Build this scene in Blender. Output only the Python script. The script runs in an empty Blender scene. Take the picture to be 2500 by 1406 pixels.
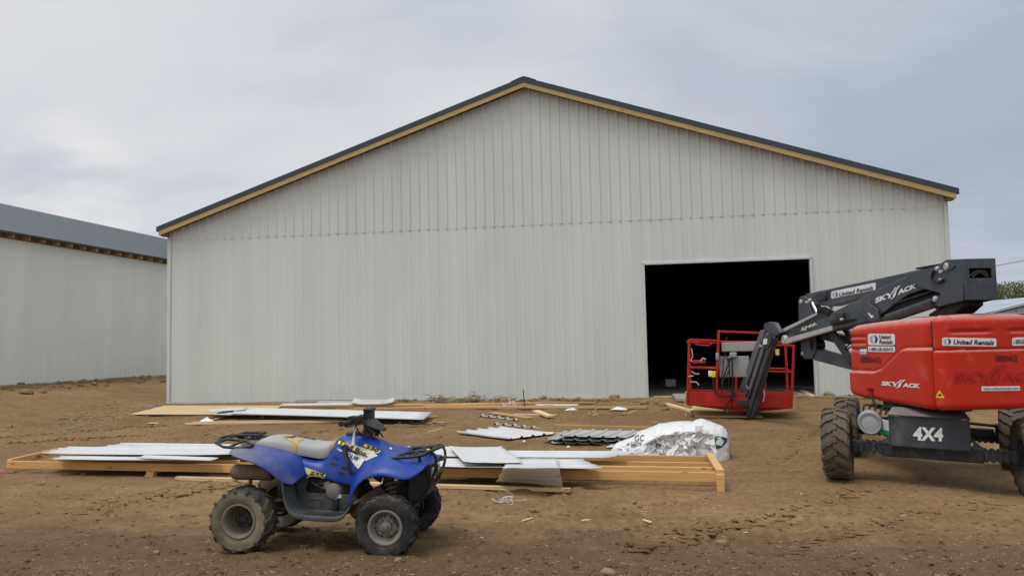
import bpy, bmesh, math, random
import numpy as np
from mathutils import Vector, Matrix, noise
from mathutils.bvhtree import BVHTree
random.seed(7)
SC = bpy.context.scene
COL = SC.collection
PI = math.pi
# ------------------------------------------------------------------ camera
FPX, PITCH, ROLL, YAW, CAMH = 2058.43, 0.0687, -0.0215, 0.1636, 1.70
CF = Vector((-math.sin(YAW)*math.cos(PITCH), math.cos(YAW)*math.cos(PITCH), math.sin(PITCH)))
_r = Vector((math.cos(YAW), math.sin(YAW), 0)); _u = _r.cross(CF)
CR = math.cos(ROLL)*_r + math.sin(ROLL)*_u
CU = -math.sin(ROLL)*_r + math.cos(ROLL)*_u
CAM = Vector((0, 0, CAMH))
def ray(px, py): return CF + (px-1250)/FPX*CR - (py-703)/FPX*CU
def sstep(t): t = min(1.0, max(0.0, t)); return t*t*(3-2*t)
_PY = [10.5, 12, 14, 16.5, 18.2, 19.2]; _PZ = [0, .03, .10, .20, .36, .462]
def gz(x, y):
    p = float(np.interp(y, _PY, _PZ))
    l = .42*sstep((-12.3-x)/5.6)*sstep((y-11)/8)
    d = .085*sstep((x-2.9)/1.2)*sstep((15-y)/2)*sstep((9-x)/3)
    return p + l - d
def gp(px, py, dz=0.0):
    """the point of the ground (plus dz) that stands at this place"""
    d = ray(px, py); t = 3.0; prev = None
    while t < 80:
        P = CAM + d*t
        e = P.z - gz(P.x, P.y) - dz
        if e <= 0:
            lo, hi = t-.1, t
            for _ in range(25):
                m = (lo+hi)/2; P = CAM + d*m
                if P.z - gz(P.x, P.y) - dz > 0: lo = m
                else: hi = m
            return CAM + d*lo
        t += .1
    return CAM + d*80
def onplane(px, py, p0, n):
    d = ray(px, py); t = (Vector(p0)-CAM).dot(n)/d.dot(n); return CAM + d*t
cd = bpy.data.cameras.new('camera'); cam = bpy.data.objects.new('camera', cd); COL.objects.link(cam)
cam.matrix_world = Matrix(((CR.x, CU.x, -CF.x, 0), (CR.y, CU.y, -CF.y, 0), (CR.z, CU.z, -CF.z, CAMH), (0, 0, 0, 1)))
cd.sensor_fit = 'HORIZONTAL'; cd.sensor_width = 36; cd.lens = FPX/2500*36; cd.clip_end = 3000; cd.clip_start = .05
SC.camera = cam
# ------------------------------------------------------------------ materials
def _n(nt, t, **kw):
    n = nt.nodes.new(t)
    for k, v in kw.items():
        if hasattr(n, k): setattr(n, k, v)
        else: n.inputs[k.replace('_', ' ')].default_value = v
    return n
def ramp(nt, src, stops):
    r = nt.nodes.new('ShaderNodeValToRGB'); e = r.color_ramp.elements
    while len(e) < len(stops): e.new(.5)
    for i, (p, c) in enumerate(stops):
        e[i].position = p; e[i].color = (*c, 1) if not isinstance(c, (int, float)) else (c, c, c, 1)
    nt.links.new(src, r.inputs[0]); return r.outputs[0]
def mixc(nt, fac, a, b, mode='MIX'):
    m = nt.nodes.new('ShaderNodeMix'); m.data_type = 'RGBA'; m.blend_type = mode
    for sock, v in ((m.inputs[0], fac), (m.inputs[6], a), (m.inputs[7], b)):
        if hasattr(v, 'links'): nt.links.new(v, sock)
        elif isinstance(v, (int, float)): sock.default_value = v
        else: sock.default_value = (*v, 1)
    return m.outputs[2]
def tex(nt, scale=5, detail=4, rough=.55, stretch=(1, 1, 1), dist=0, kind='Object'):
    tc = nt.nodes.new('ShaderNodeTexCoord'); mp = nt.nodes.new('ShaderNodeMapping'); mp.inputs['Scale'].default_value = stretch
    nt.links.new(tc.outputs[kind], mp.inputs[0])
    n = nt.nodes.new('ShaderNodeTexNoise'); n.inputs['Scale'].default_value = scale; n.inputs['Detail'].default_value = detail
    n.inputs['Roughness'].default_value = rough; n.inputs['Distortion'].default_value = dist
    nt.links.new(mp.outputs[0], n.inputs[0]); return n.outputs['Fac']
MATS = {}
def mat(name, col, rough=.6, metal=0, var=.12, vs=6, stretch=(1, 1, 1), bump=.0, bs=40, dust=None, damt=.5, ds=5, up_dust_glare=0, spec=.3, coat=0):
    m = bpy.data.materials.new(name); m.use_nodes = True; nt = m.node_tree
    b = nt.nodes['Principled BSDF']
    b.inputs['Roughness'].default_value = rough; b.inputs['Metallic'].default_value = metal
    b.inputs['Specular IOR Level'].default_value = spec
    if coat: b.inputs['Coat Weight'].default_value = coat; b.inputs['Coat Roughness'].default_value = .25
    n = tex(nt, vs, 5, .6, stretch)
    lo = tuple(c*(1-var) for c in col); hi = tuple(min(1, c*(1+var)) for c in col)
    c = ramp(nt, n, [(.3, lo), (.7, hi)])
    rsock = None
    if dust:
        f = ramp(nt, tex(nt, ds, 6, .65), [(.62-.35*damt, 0.0), (.95-.25*damt, min(1, .35+damt*.6))])
        if up_dust_glare:
            g = nt.nodes.new('ShaderNodeNewGeometry'); s = nt.nodes.new('ShaderNodeSeparateXYZ'); nt.links.new(g.outputs['Normal'], s.inputs[0])
            u = ramp(nt, s.outputs[2], [(.25, 0.0), (.92, up_dust_glare)])
            k = tex(nt, 9, 5, .7)
            kk = ramp(nt, k, [(.3, .45), (.65, 1.0)])
            u = mixc(nt, 1, u, kk, 'MULTIPLY')
            f = mixc(nt, 1, f, u, 'LIGHTEN')
        c = mixc(nt, f, c, dust)
        rr = nt.nodes.new('ShaderNodeMath'); rr.operation = 'MULTIPLY_ADD'; nt.links.new(f, rr.inputs[0]); rr.inputs[1].default_value = .9-rough; rr.inputs[2].default_value = rough
        nt.links.new(rr.outputs[0], b.inputs['Roughness'])
    nt.links.new(c, b.inputs['Base Color'])
    if bump:
        bn = tex(nt, bs, 5, .6, stretch)
        bb = nt.nodes.new('ShaderNodeBump'); bb.inputs['Strength'].default_value = bump; bb.inputs['Distance'].default_value = .01
        nt.links.new(bn, bb.inputs['Height']); nt.links.new(bb.outputs[0], b.inputs['Normal'])
    MATS[name] = m; return m
DIRT = (.20, .145, .09)
def wood(name, col, dark, warm=1.0):
    m = bpy.data.materials.new(name); m.use_nodes = True; nt = m.node_tree; b = nt.nodes['Principled BSDF']; b.inputs['Roughness'].default_value = .75
    b.inputs['Specular IOR Level'].default_value = .3
    g = tex(nt, 6, 6, .65, (.35, 9, 9), .6)
    c = ramp(nt, g, [(.25, dark), (.5, col), (.8, tuple(min(1, x*1.18) for x in col))])
    k = tex(nt, 1.7, 2, .5, (1, 3, 3))
    c = mixc(nt, ramp(nt, k, [(.35, 0.0), (.75, .45)]), c, tuple(x*.75 for x in col))
    v = nt.nodes.new('ShaderNodeTexVoronoi'); v.inputs['Scale'].default_value = 2.2
    tc = nt.nodes.new('ShaderNodeTexCoord'); mp = nt.nodes.new('ShaderNodeMapping'); mp.inputs['Scale'].default_value = (1, 4, 4)
    nt.links.new(tc.outputs['Object'], mp.inputs[0]); nt.links.new(mp.outputs[0], v.inputs[0])
    kn = ramp(nt, v.outputs['Distance'], [(.05, 1.0), (.11, 0.0)])
    c = mixc(nt, kn, c, tuple(x*.4 for x in dark))
    oi = nt.nodes.new('ShaderNodeObjectInfo')
    c = mixc(nt, 1, c, ramp(nt, oi.outputs['Random'], [(0, .82), (1, 1.08)]), 'MULTIPLY')
    nt.links.new(c, b.inputs['Base Color'])
    bb = nt.nodes.new('ShaderNodeBump'); bb.inputs['Strength'].default_value = .25; bb.inputs['Distance'].default_value = .004
    nt.links.new(g, bb.inputs['Height']); nt.links.new(bb.outputs[0], b.inputs['Normal'])
    MATS[name] = m; return m
M = MATS
# ------------------------------------------------------------------ mesh builder
class MB:
    def __init__(s): s.v = []; s.f = []; s.mi = []; s.cur = 0
    def add(s, vs, fs):
        o = len(s.v); s.v.extend(Vector(p) for p in vs)
        for f in fs: s.f.append(tuple(i+o for i in f)); s.mi.append(s.cur)
        return o
    def box(s, c, size, R=None):
        c = Vector(c); hx, hy, hz = (k/2 for k in size); R = R or Matrix.Identity(3)
        vs = [c + R @ Vector((x, y, z)) for x in (-hx, hx) for y in (-hy, hy) for z in (-hz, hz)]
        s.add(vs, [(0, 1, 3, 2), (4, 6, 7, 5), (0, 4, 5, 1), (2, 3, 7, 6), (0, 2, 6, 4), (1, 5, 7, 3)]); return s
    def bar(s, a, b, w, h, up=(0, 0, 1), ext=0):
        a, b = Vector(a), Vector(b); d = (b-a); L = d.length; x = d/L; up = Vector(up)
        if abs(x.dot(up)) > .98: up = Vector((1, 0, 0))
        y = up.cross(x).normalized(); z = x.cross(y)
        R = Matrix((x, y, z)).transposed(); return s.box((a+b)/2, (L+2*ext, w, h), R)
    def hexa(s, p):  # 8 corners: bottom 4, top 4 (same order)
        s.add(p, [(3, 2, 1, 0), (4, 5, 6, 7), (0, 1, 5, 4), (1, 2, 6, 5), (2, 3, 7, 6), (3, 0, 4, 7)]); return s
    def tube(s, pts, r, n=8, closed=False, caps=True, rad=None):
        pts = [Vector(p) for p in pts]; N = len(pts); T = []
        for i in range(N):
            a = pts[(i-1) % N] if closed or i > 0 else pts[i]; b = pts[(i+1) % N] if closed or i < N-1 else pts[i]
            T.append((b-a).normalized())
        u = T[0].orthogonal().normalized(); vs = []
        for i in range(N):
            u = (u - T[i]*u.dot(T[i]));
            u = u.normalized() if u.length > 1e-6 else T[i].orthogonal().normalized()
            w = T[i].cross(u); rr = rad[i] if rad else r
            for k in range(n):
                a = 2*PI*k/n; vs.append(pts[i] + (u*math.cos(a) + w*math.sin(a))*rr)
        fs = []
        for i in range(N if closed else N-1):
            j = (i+1) % N
            for k in range(n): l = (k+1) % n; fs.append((i*n+k, i*n+l, j*n+l, j*n+k))
        if caps and not closed: fs += [tuple(range(n-1, -1, -1)), tuple((N-1)*n+k for k in range(n))]
        s.add(vs, fs); return s
    def lathe(s, prof, n=32, c=(0, 0, 0), axis='y', cap=False, R=None):
        """prof: (radius, along-axis) pairs"""
        c = Vector(c); vs = []
        for r, t in prof:
            for k in range(n):
                a = 2*PI*k/n
                p = {'y': (r*math.cos(a), t, r*math.sin(a)), 'x': (t, r*math.cos(a), r*math.sin(a)), 'z': (r*math.cos(a), r*math.sin(a), t)}[axis]
                p = Vector(p); vs.append(c + (R @ p if R else p))
        fs = []
        for i in range(len(prof)-1):
            for k in range(n): l = (k+1) % n; fs.append((i*n+k, i*n+l, (i+1)*n+l, (i+1)*n+k))
        if cap: fs += [tuple(range(n)), tuple((len(prof)-1)*n+k for k in range(n-1, -1, -1))]
        s.add(vs, fs); return s
    def prism(s, poly, fn, a, b):
        """poly of 2D points, fn(p, q, t) -> point, extruded t = a..b"""
        n = len(poly); vs = [fn(p, q, a) for p, q in poly] + [fn(p, q, b) for p, q in poly]
        s.add(vs, [tuple(range(n-1, -1, -1)), tuple(range(n, 2*n))] + [(i, (i+1) % n, n+(i+1) % n, n+i) for i in range(n)]); return s
    def grid(s, rows, closed=False):
        m = len(rows[0]); vs = [p for r in rows for p in r]; fs = []
        for i in range(len(rows)-1):
            for k in range(m if closed else m-1):
                l = (k+1) % m; fs.append((i*m+k, i*m+l, (i+1)*m+l, (i+1)*m+k))
        s.add(vs, fs); return s
    def ico(s, c, r, sub=1, sq=(1, 1, 1), jit=0, rnd=random):
        bm = bmesh.new(); bmesh.ops.create_icosphere(bm, subdivisions=sub, radius=1)
        c = Vector(c); vs = []
        for v in bm.verts:
            k = 1 + (rnd.random()-.5)*jit
            vs.append(c + Vector((v.co.x*sq[0], v.co.y*sq[1], v.co.z*sq[2]))*r*k)
        bm.verts.index_update(); fs = [tuple(v.index for v in f.verts) for f in bm.faces]; bm.free(); s.add(vs, fs); return s
    def build(s, name, mats, parent=None, xf=None, bevel=0, bseg=2, smooth=None, sub=0, solid=0, soff=0, mirror_y=False, recalc=True, weld=0):
        if not isinstance(mats, (list, tuple)): mats = [mats]
        X = xf or Matrix.Identity(4)
        if parent is not None: X = rootmat(parent).inverted() @ X
        me = bpy.data.meshes.new(name)
        me.from_pydata([tuple(X @ v) for v in s.v], [], s.f); me.polygons.foreach_set('material_index', s.mi)
        for m in mats: me.materials.append(M[m] if isinstance(m, str) else m)
        if recalc or weld:
            bm = bmesh.new(); bm.from_mesh(me)
            if weld: bmesh.ops.remove_doubles(bm, verts=bm.verts, dist=weld)
            if recalc: bmesh.ops.recalc_face_normals(bm, faces=bm.faces)
            bm.to_mesh(me); bm.free()
        o = bpy.data.objects.new(name, me); COL.objects.link(o)
        if parent is not None:
            o.parent = parent
        if solid: md = o.modifiers.new('solid', 'SOLIDIFY'); md.thickness = solid; md.offset = soff
        if sub: md = o.modifiers.new('sub', 'SUBSURF'); md.levels = md.render_levels = sub
        if bevel:
            md = o.modifiers.new('bevel', 'BEVEL'); md.width = bevel; md.segments = bseg; md.limit_method = 'ANGLE'; md.angle_limit = math.radians(40)
        if smooth is not None or sub or bevel:
            me.polygons.foreach_set('use_smooth', [True]*len(me.polygons))
            if not sub: me.set_sharp_from_angle(angle=math.radians(smooth if smooth else 38))
        return o
ROOTS = {}
def rootmat(o):
    while o.parent is not None: o = o.parent
    return ROOTS.get(o.name, Matrix.Identity(4))
def tag(o, label, cat, group=None, kind=None):
    o['label'] = label; o['category'] = cat
    if group: o['group'] = group
    if kind: o['kind'] = kind
    return o
def struct(o, kind='structure', label=None):
    o['kind'] = kind
    if label: o['label'] = label
    return o
def thing(name, loc, rz, label, cat, group=None, R=None):
    o = bpy.data.objects.new(name, None); COL.objects.link(o); o.empty_display_size = .2
    m = Matrix.Translation(Vector(loc)) @ (R.to_4x4() if R is not None else Matrix.Rotation(rz, 4, 'Z'))
    o.matrix_world = m; ROOTS[o.name] = m
    return tag(o, label, cat, group)
def solo(mb, name, m, loc, rz, label, cat, group=None, R=None, **kw):
    """one thing that is one mesh, vertices given in its own frame"""
    o = mb.build(name, m, **kw)
    o.matrix_world = Matrix.Translation(Vector(loc)) @ (R.to_4x4() if R is not None else Matrix.Rotation(rz, 4, 'Z'))
    return tag(o, label, cat, group)
# ------------------------------------------------------------------ writing and stickers laid on surfaces
def text2d(txt, shear=0, bold=.0, spacing=1.0, font=None):
    cu = bpy.data.curves.new('t', 'FONT'); cu.body = txt; cu.shear = shear; cu.offset = bold; cu.space_character = spacing
    cu.fill_mode = 'FRONT'; cu.resolution_u = 3
    o = bpy.data.objects.new('t', cu); COL.objects.link(o)
    dg = bpy.context.evaluated_depsgraph_get(); me = bpy.data.meshes.new_from_object(o.evaluated_get(dg))
    vs = [(v.co.x, v.co.y) for v in me.vertices]; fs = [tuple(p.vertices) for p in me.polygons]
    bpy.data.objects.remove(o); bpy.data.curves.remove(cu); bpy.data.meshes.remove(me)
    x0 = min(v[0] for v in vs); x1 = max(v[0] for v in vs); y0 = min(v[1] for v in vs); y1 = max(v[1] for v in vs)
    return [((x-x0)/(x1-x0), (y-y0)/(y1-y0)) for x, y in vs], fs
_BV = {}
def bvh(o):
    if o.name not in _BV:
        dg = bpy.context.evaluated_depsgraph_get(); dg.update(); e = o.evaluated_get(dg); me = e.to_mesh()
        mw = rootmat(o) if o.parent is not None else o.matrix_world
        _BV[o.name] = BVHTree.FromPolygons([mw @ v.co for v in me.vertices], [tuple(p.vertices) for p in me.polygons]); e.to_mesh_clear()
    return _BV[o.name]
def lay(verts, faces, to3d, target, off, name, m, parent, maxe=None):
    """lay a flat shape on a surface: every point is dropped on the target along the line of sight it was measured on and lifted off by its normal"""
    bm = bmesh.new(); vv = [bm.verts.new((x, y, 0)) for x, y in verts]
    for f in faces:
        try: bm.faces.new([vv[i] for i in f])
        except ValueError: pass
    if maxe:
        for _ in range(4):
            es = [e for e in bm.edges if e.calc_length() > maxe]
            if not es: break
            bmesh.ops.subdivide_edges(bm, edges=es, cuts=1)
        bmesh.ops.triangulate(bm, faces=bm.faces[:])
    TS = [bvh(t) for t in (target if isinstance(target, (list, tuple)) else [target])]; mb = MB(); last = None; pts = []
    bm.verts.index_update()
    for v in bm.verts:
        d = to3d(v.co.x, v.co.y).normalized()
        hs = [r for r in (T.ray_cast(CAM, d) for T in TS) if r[0] is not None]
        h, nrm = min(((r[0], r[1]) for r in hs), key=lambda r: (r[0]-CAM).length) if hs else (None, None)
        if h is None:
            q = CAM + d*(last if last else 8.0); h, nrm, _, _ = TS[0].find_nearest(q)
        else: last = (h-CAM).length
        if nrm.dot(d) > 0: nrm = -nrm
        pts.append(h + nrm*off)
    mb.add(pts, [tuple(v.index for v in f.verts) for f in bm.faces]); bm.free()
    return mb.build(name, m, parent, recalc=False, smooth=60)
def pxmap(p00, p10, p01):
    p00, p10, p01 = Vector(p00), Vector(p10), Vector(p01)
    def fn(a, b):
        q = p00 + (p10-p00)*a + (p01-p00)*b; return ray(q.x, q.y)
    return fn
def text_on(txt, p00, p10, p01, target, off, name, m, parent, shear=0, bold=.0, spacing=1.0, maxe=.12):
    v, f = text2d(txt, shear, bold, spacing); return lay(v, f, pxmap(p00, p10, p01), target, off, name, m, parent, maxe)
def poly_on(pts, target, off, name, m, parent, maxe=None):
    return lay(pts, [tuple(range(len(pts)))], lambda a, b: ray(a, b), target, off, name, m, parent, maxe)
def rrect(p00, p10, p01, rad=.15):
    """rounded rectangle in the picture's measure, corner radius as a share of the short side"""
    p00, p10, p01 = Vector(p00), Vector(p10), Vector(p01); W = (p10-p00).length; H = (p01-p00).length
    ra = rad*min(W, H)/W; rb = rad*min(W, H)/H; out = []
    for cx, cy, a0 in ((1-ra, rb, -90), (1-ra, 1-rb, 0), (ra, 1-rb, 90), (ra, rb, 180)):
        for k in range(4):
            a = math.radians(a0+30*k); q = p00 + (p10-p00)*(cx+ra*math.cos(a)) + (p01-p00)*(cy+rb*math.sin(a)); out.append((q.x, q.y))
    return out
def oval(c, rx, ry, n=20, a0=0, a1=360):
    return [(c[0]+rx*math.cos(math.radians(a0+(a1-a0)*k/n)), c[1]+ry*math.sin(math.radians(a0+(a1-a0)*k/n))) for k in range(n)]
# ------------------------------------------------------------------ materials used
mat('siding', (.585, .615, .602), .42, 0, .055, 1.5, (1, 1, .10), .06, 3)
mat('siding_warm', (.80, .805, .735), .45, 0, .06, .8, (1, 1, .12), .06, 3)
mat('white_metal', (.575, .58, .585), .35, 0, .04, 2, bump=.03, bs=4, dust=DIRT, damt=.12, ds=6)
mat('grey_metal', (.42, .425, .41), .4, 0, .06, 3, dust=DIRT, damt=.15, ds=6)
mat('slate_roof', (.060, .078, .094), .5, .0, .08, 1.5, (1, 1, 1))
mat('slate_trim', (.045, .058, .075), .45, .0, .08, 3)
wood('pine', (.68, .41, .16), (.47, .24, .075))
wood('pale_pine', (.72, .53, .30), (.55, .36, .17))
wood('old_pine', (.50, .32, .16), (.34, .20, .09))
wood('fascia_wood', (.50, .365, .18), (.38, .26, .11))
wood('plywood', (.60, .44, .24), (.46, .31, .15))
wood('brown_wood', (.26, .14, .07), (.16, .08, .035))
mat('silver_screw', (.25, .25, .25), .5)
mat('concrete', (.32, .31, .28), .85, 0, .12, 3, bump=.15, bs=30, dust=DIRT, damt=.3, ds=3)
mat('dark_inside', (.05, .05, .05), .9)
mat('rock', (.27, .20, .125), .9, 0, .35, 12, bump=.5, bs=30)
mat('clod', (.24, .158, .09), .95, 0, .3, 14, bump=.5, bs=40)
mat('straw', (.55, .42, .24), .8, 0, .3, 20)
mat('plastic_white', (.70, .70, .70), .32, 0, .03, 3, spec=.5)
mat('clear_plastic', (.75, .77, .78), .25, 0, .1, 20)
mat('ink_black', (.02, .02, .022), .55, 0, 0)
mat('ink_green', (.01, .085, .065), .5, 0, .1)
mat('ink_grey', (.45, .45, .45), .55, 0, .1)
mat('rust_red', (.42, .02, .025), .6)
mat('twig', (.33, .27, .19), .9, 0, .3, 20)
mat('iron', (.05, .045, .04), .7, .5)
# ------------------------------------------------------------------ sky and sun
SUN = Vector((-.26, -.28, .92)).normalized()
w = bpy.data.worlds.new('World'); SC.world = w; w.use_nodes = True; nt = w.node_tree
for n in list(nt.nodes): nt.nodes.remove(n)
L = nt.links.new
out = nt.nodes.new('ShaderNodeOutputWorld')
sky = nt.nodes.new('ShaderNodeTexSky'); sky.sky_type = 'NISHITA'; sky.sun_disc = False
sky.sun_elevation = math.asin(SUN.z); sky.sun_rotation = math.atan2(SUN.x, SUN.y)
bg1 = nt.nodes.new('ShaderNodeBackground'); bg1.inputs[1].default_value = .05; L(sky.outputs[0], bg1.inputs[0])
tc = nt.nodes.new('ShaderNodeTexCoord'); sp = nt.nodes.new('ShaderNodeSeparateXYZ'); L(tc.outputs['Generated'], sp.inputs[0])
def mth(op, a, b=None):
    m = nt.nodes.new('ShaderNodeMath'); m.operation = op
    for i, v in enumerate((a, b)):
        if v is None: continue
        if hasattr(v, 'links'): L(v, m.inputs[i])
        else: m.inputs[i].default_value = v
    return m.outputs[0]
zz = mth('MAXIMUM', sp.outputs[2], 0.0); den = mth('ADD', zz, .22)
cx = mth('DIVIDE', sp.outputs[0], den); cy = mth('DIVIDE', sp.outputs[1], den)
cv = nt.nodes.new('ShaderNodeCombineXYZ'); L(cx, cv.inputs[0]); L(cy, cv.inputs[1])
def cloud(scale, detail, stretch, off=(0, 0, 0), dist=0):
    mp = nt.nodes.new('ShaderNodeMapping'); mp.inputs['Scale'].default_value = stretch; mp.inputs['Location'].default_value = off; mp.inputs['Rotation'].default_value = (0, 0, .35); L(cv.outputs[0], mp.inputs[0])
    n = nt.nodes.new('ShaderNodeTexNoise'); n.inputs['Scale'].default_value = scale; n.inputs['Detail'].default_value = detail; n.inputs['Roughness'].default_value = .52; n.inputs['Distortion'].default_value = dist
    L(mp.outputs[0], n.inputs[0]); return n.outputs['Fac']
c1 = cloud(.8, 5, (.85, 1.2, 1), (3.1, 1.7, 0), .3); c2 = cloud(2.4, 6, (.8, 1.2, 1), (.4, 5.2, 0), .4)
mixn = mth('ADD', mth('MULTIPLY', c1, .66), mth('MULTIPLY', c2, .34))
# overcast: brighter to the left and up, bluer and duller to the right
lr = nt.nodes.new('ShaderNodeVectorMath'); lr.operation = 'DOT_PRODUCT'; L(tc.outputs['Generated'], lr.inputs[0]); lr.inputs[1].default_value = (-.92, .38, 0)
side = mth('ADD', mth('MULTIPLY', lr.outputs['Value'], .33), .0)
fac = mth('ADD', mixn, side)
ccol = ramp(nt, fac, [(.24, (.38, .445, .55)), (.46, (.44, .505, .595)), (.58, (.525, .575, .655)), (.74, (.68, .705, .755)), (.95, (.78, .785, .80))])
zen = nt.nodes.new('ShaderNodeMapRange'); L(sp.outputs[2], zen.inputs[0]); zen.inputs[1].default_value = .42; zen.inputs[2].default_value = .95; zen.inputs[3].default_value = 1.0; zen.inputs[4].default_value = 2.1
# a break in the cloud low on the left
dv = nt.nodes.new('ShaderNodeVectorMath'); dv.operation = 'DOT_PRODUCT'; L(tc.outputs['Generated'], dv.inputs[0])
bd = ray(150, 470).normalized(); dv.inputs[1].default_value = bd
br = nt.nodes.new('ShaderNodeMapRange'); br.interpolation_type = 'SMOOTHERSTEP'; L(dv.outputs['Value'], br.inputs[0]); br.inputs[1].default_value = math.cos(.10); br.inputs[2].default_value = 1.0; br.inputs[3].default_value = 0; br.inputs[4].default_value = .6
brn = mth('MULTIPLY', br.outputs[0], ramp(nt, c2, [(.38, 0.0), (.62, 1.0)]))
ccol = mixc(nt, brn, ccol, (.93, .91, .87))
bg2 = nt.nodes.new('ShaderNodeBackground'); 
bk_ = nt.nodes.new('ShaderNodeMapRange'); L(sp.outputs[1], bk_.inputs[0]); bk_.inputs[1].default_value = .25; bk_.inputs[2].default_value = -.7; bk_.inputs[3].default_value = 1.0; bk_.inputs[4].default_value = 1.25
ccol = mixc(nt, mth('MULTIPLY', mth('SUBTRACT', bk_.outputs[0], 1.0), 2.6), ccol, (.70, .68, .63))
L(ccol, bg2.inputs[0]); L(mth('MULTIPLY', zen.outputs[0], bk_.outputs[0]), bg2.inputs[1])
ms = nt.nodes.new('ShaderNodeMixShader'); ms.inputs[0].default_value = .93; L(bg1.outputs[0], ms.inputs[1]); L(bg2.outputs[0], ms.inputs[2]); L(ms.outputs[0], out.inputs[0])
sl = bpy.data.lights.new('sun', 'SUN'); sl.energy = 1.5; sl.angle = math.radians(22); sl.color = (1, .96, .9)
so = bpy.data.objects.new('sun', sl); COL.objects.link(so); so.rotation_euler = SUN.to_track_quat('Z', 'Y').to_euler(); so.location = (0, 0, 30)
SC.view_settings.view_transform = 'Standard'; SC.view_settings.look = 'None'; SC.view_settings.exposure = 0.0; SC.view_settings.gamma = 1
SC.cycles.max_bounces = 6; SC.cycles.diffuse_bounces = 3; SC.cycles.use_denoising = True
# ------------------------------------------------------------------ ground
def vnoise(x, y, seed=0):
    xi = np.floor(x).astype(np.int64); yi = np.floor(y).astype(np.int64); fx = x-xi; fy = y-yi
    fx = fx*fx*(3-2*fx); fy = fy*fy*(3-2*fy)
    def h(a, b):
        k = (a*374761393 + b*668265263 + seed*974634531) & 0xffffffff; k = ((k ^ (k >> 13))*1274126177) & 0xffffffff
        return ((k ^ (k >> 16)) & 0xffff)/65535.0
    return (h(xi, yi)*(1-fx)+h(xi+1, yi)*fx)*(1-fy) + (h(xi, yi+1)*(1-fx)+h(xi+1, yi+1)*fx)*fy
def fbm(x, y, o=4, seed=0):
    s = 0; a = .5
    for i in range(o): s = s + a*(vnoise(x*2**i, y*2**i, seed+i)-.5); a *= .55
    return s
xs = list(np.arange(-14.5, -7.5, .055)) + list(np.arange(-7.5, 5.2, .033)) + list(np.arange(5.2, 9.0, .055)); d = .058
while xs[-1] < 900: d *= 1.22; xs.append(xs[-1]+d)
d = .058; lo = []
x = xs[0]
while x > -900: d *= 1.22; x -= d; lo.append(x)
xs = np.array(lo[::-1]+xs)
ys = [4.8]; d = .028
while ys[-1] < 21: d = .024 + .05*min(1, max(0, (ys[-1]-6)/13)); ys.append(ys[-1]+d)
while ys[-1] < 1500: d *= 1.2; ys.append(ys[-1]+d)
lo = []; y = 4.8; d = .03
while y > -200: d *= 1.35; y -= d; lo.append(y)
ys = np.array(lo[::-1]+ys)
X, Y = np.meshgrid(xs, ys)
def ss(t): t = np.clip(t, 0, 1); return t*t*(3-2*t)
Z = np.interp(Y, _PY, _PZ) + .42*ss((-12.3-X)/5.6)*ss((Y-11)/8) - .085*ss((X-2.9)/1.2)*ss((15-Y)/2)*ss((9-X)/3)
near = ss((60-np.hypot(X, Y))/30)
patch = ss((fbm(X*.45, Y*.45, 3, 50)+.12)/.25)
amp = 1-.5*ss((Y-10.0)/1.5)
det = fbm(X*.9, Y*.9, 3, 1)*.045 + amp*(fbm(X*2.6, Y*2.6, 3, 11)*(.03+.07*patch) + fbm(X*6.5, Y*6.5, 3, 21)*(.012+.05*patch))
cl = fbm(X*7.5, Y*7.5, 2, 31); det += amp*np.maximum(0, cl-.16)*.22*(.25+patch)
bank = ss((-11.0-X)/2)*ss((Y-12)/3)
det += bank*fbm(X*1.3, Y*1.3, 4, 71)*.10
def track(pa, pb, wd, lug=.13, dep=.016, herr=.55, a0=0.0):
    global det
    A, B = gp(*pa), gp(*pb); dx, dy = B.x-A.x, B.y-A.y; Lg = math.hypot(dx, dy); dx /= Lg; dy /= Lg
    s = (X-A.x)*dx + (Y-A.y)*dy; t = -(X-A.x)*dy + (Y-A.y)*dx + .06*np.sin(s*1.1+a0)
    m = ss((wd/2-np.abs(t))/.03)*ss(s/.5)*ss((Lg-s)/.5)*ss((fbm(X*1.1, Y*1.1, 3, 91)+.16)/.22)
    ph = (s + np.abs(t)*herr)/(lug*1.35)
    pat = ss((np.sin(ph*2*PI)+.15)/.35)
    dep *= 1.25
    det = det*(1-.6*m) + m*(-dep*.6 + dep*pat) + .012*ss(1-np.abs(np.abs(t)-wd/2-.02)/.05)*m
track((1600, 1330), (2110, 1195), .34, .13, .034)
track((1850, 1345), (2420, 1215), .34, .13, .028, a0=2)
track((180, 1255), (620, 1165), .36, .125, .036)
track((60, 1085), (560, 1052), .30, .14, .024, a0=1)
track((150, 1330), (700, 1230), .28, .10, .012)
track((1180, 1255), (1700, 1225), .26, .10, .018, a0=3)
track((420, 1400), (2350, 1300), .30, .12, .016, a0=1)
track((700, 1060), (1150, 1030), .30, .13, .022)
track((1900, 1110), (2010, 1040), .30, .12, .012)
ra, rbb, rc = gp(18, 1124, .165), gp(1768, 1153, .20), gp(1741, 1113, .20)
rux = (rbb-ra).normalized(); ruy = Vector((-rux.y, rux.x, 0)); rs = (X-ra.x)*rux.x + (Y-ra.y)*rux.y; rt = (X-ra.x)*ruy.x + (Y-ra.y)*ruy.y
rm = ss((rs+.3)/.3)*ss(((rbb-ra).length+.3-rs)/.3)*ss((rt+.28)/.2)*ss((1.9-rt)/.3)
det = det*(1-.75*rm) - .022*rm*ss((rt+.05)/.1)
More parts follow.
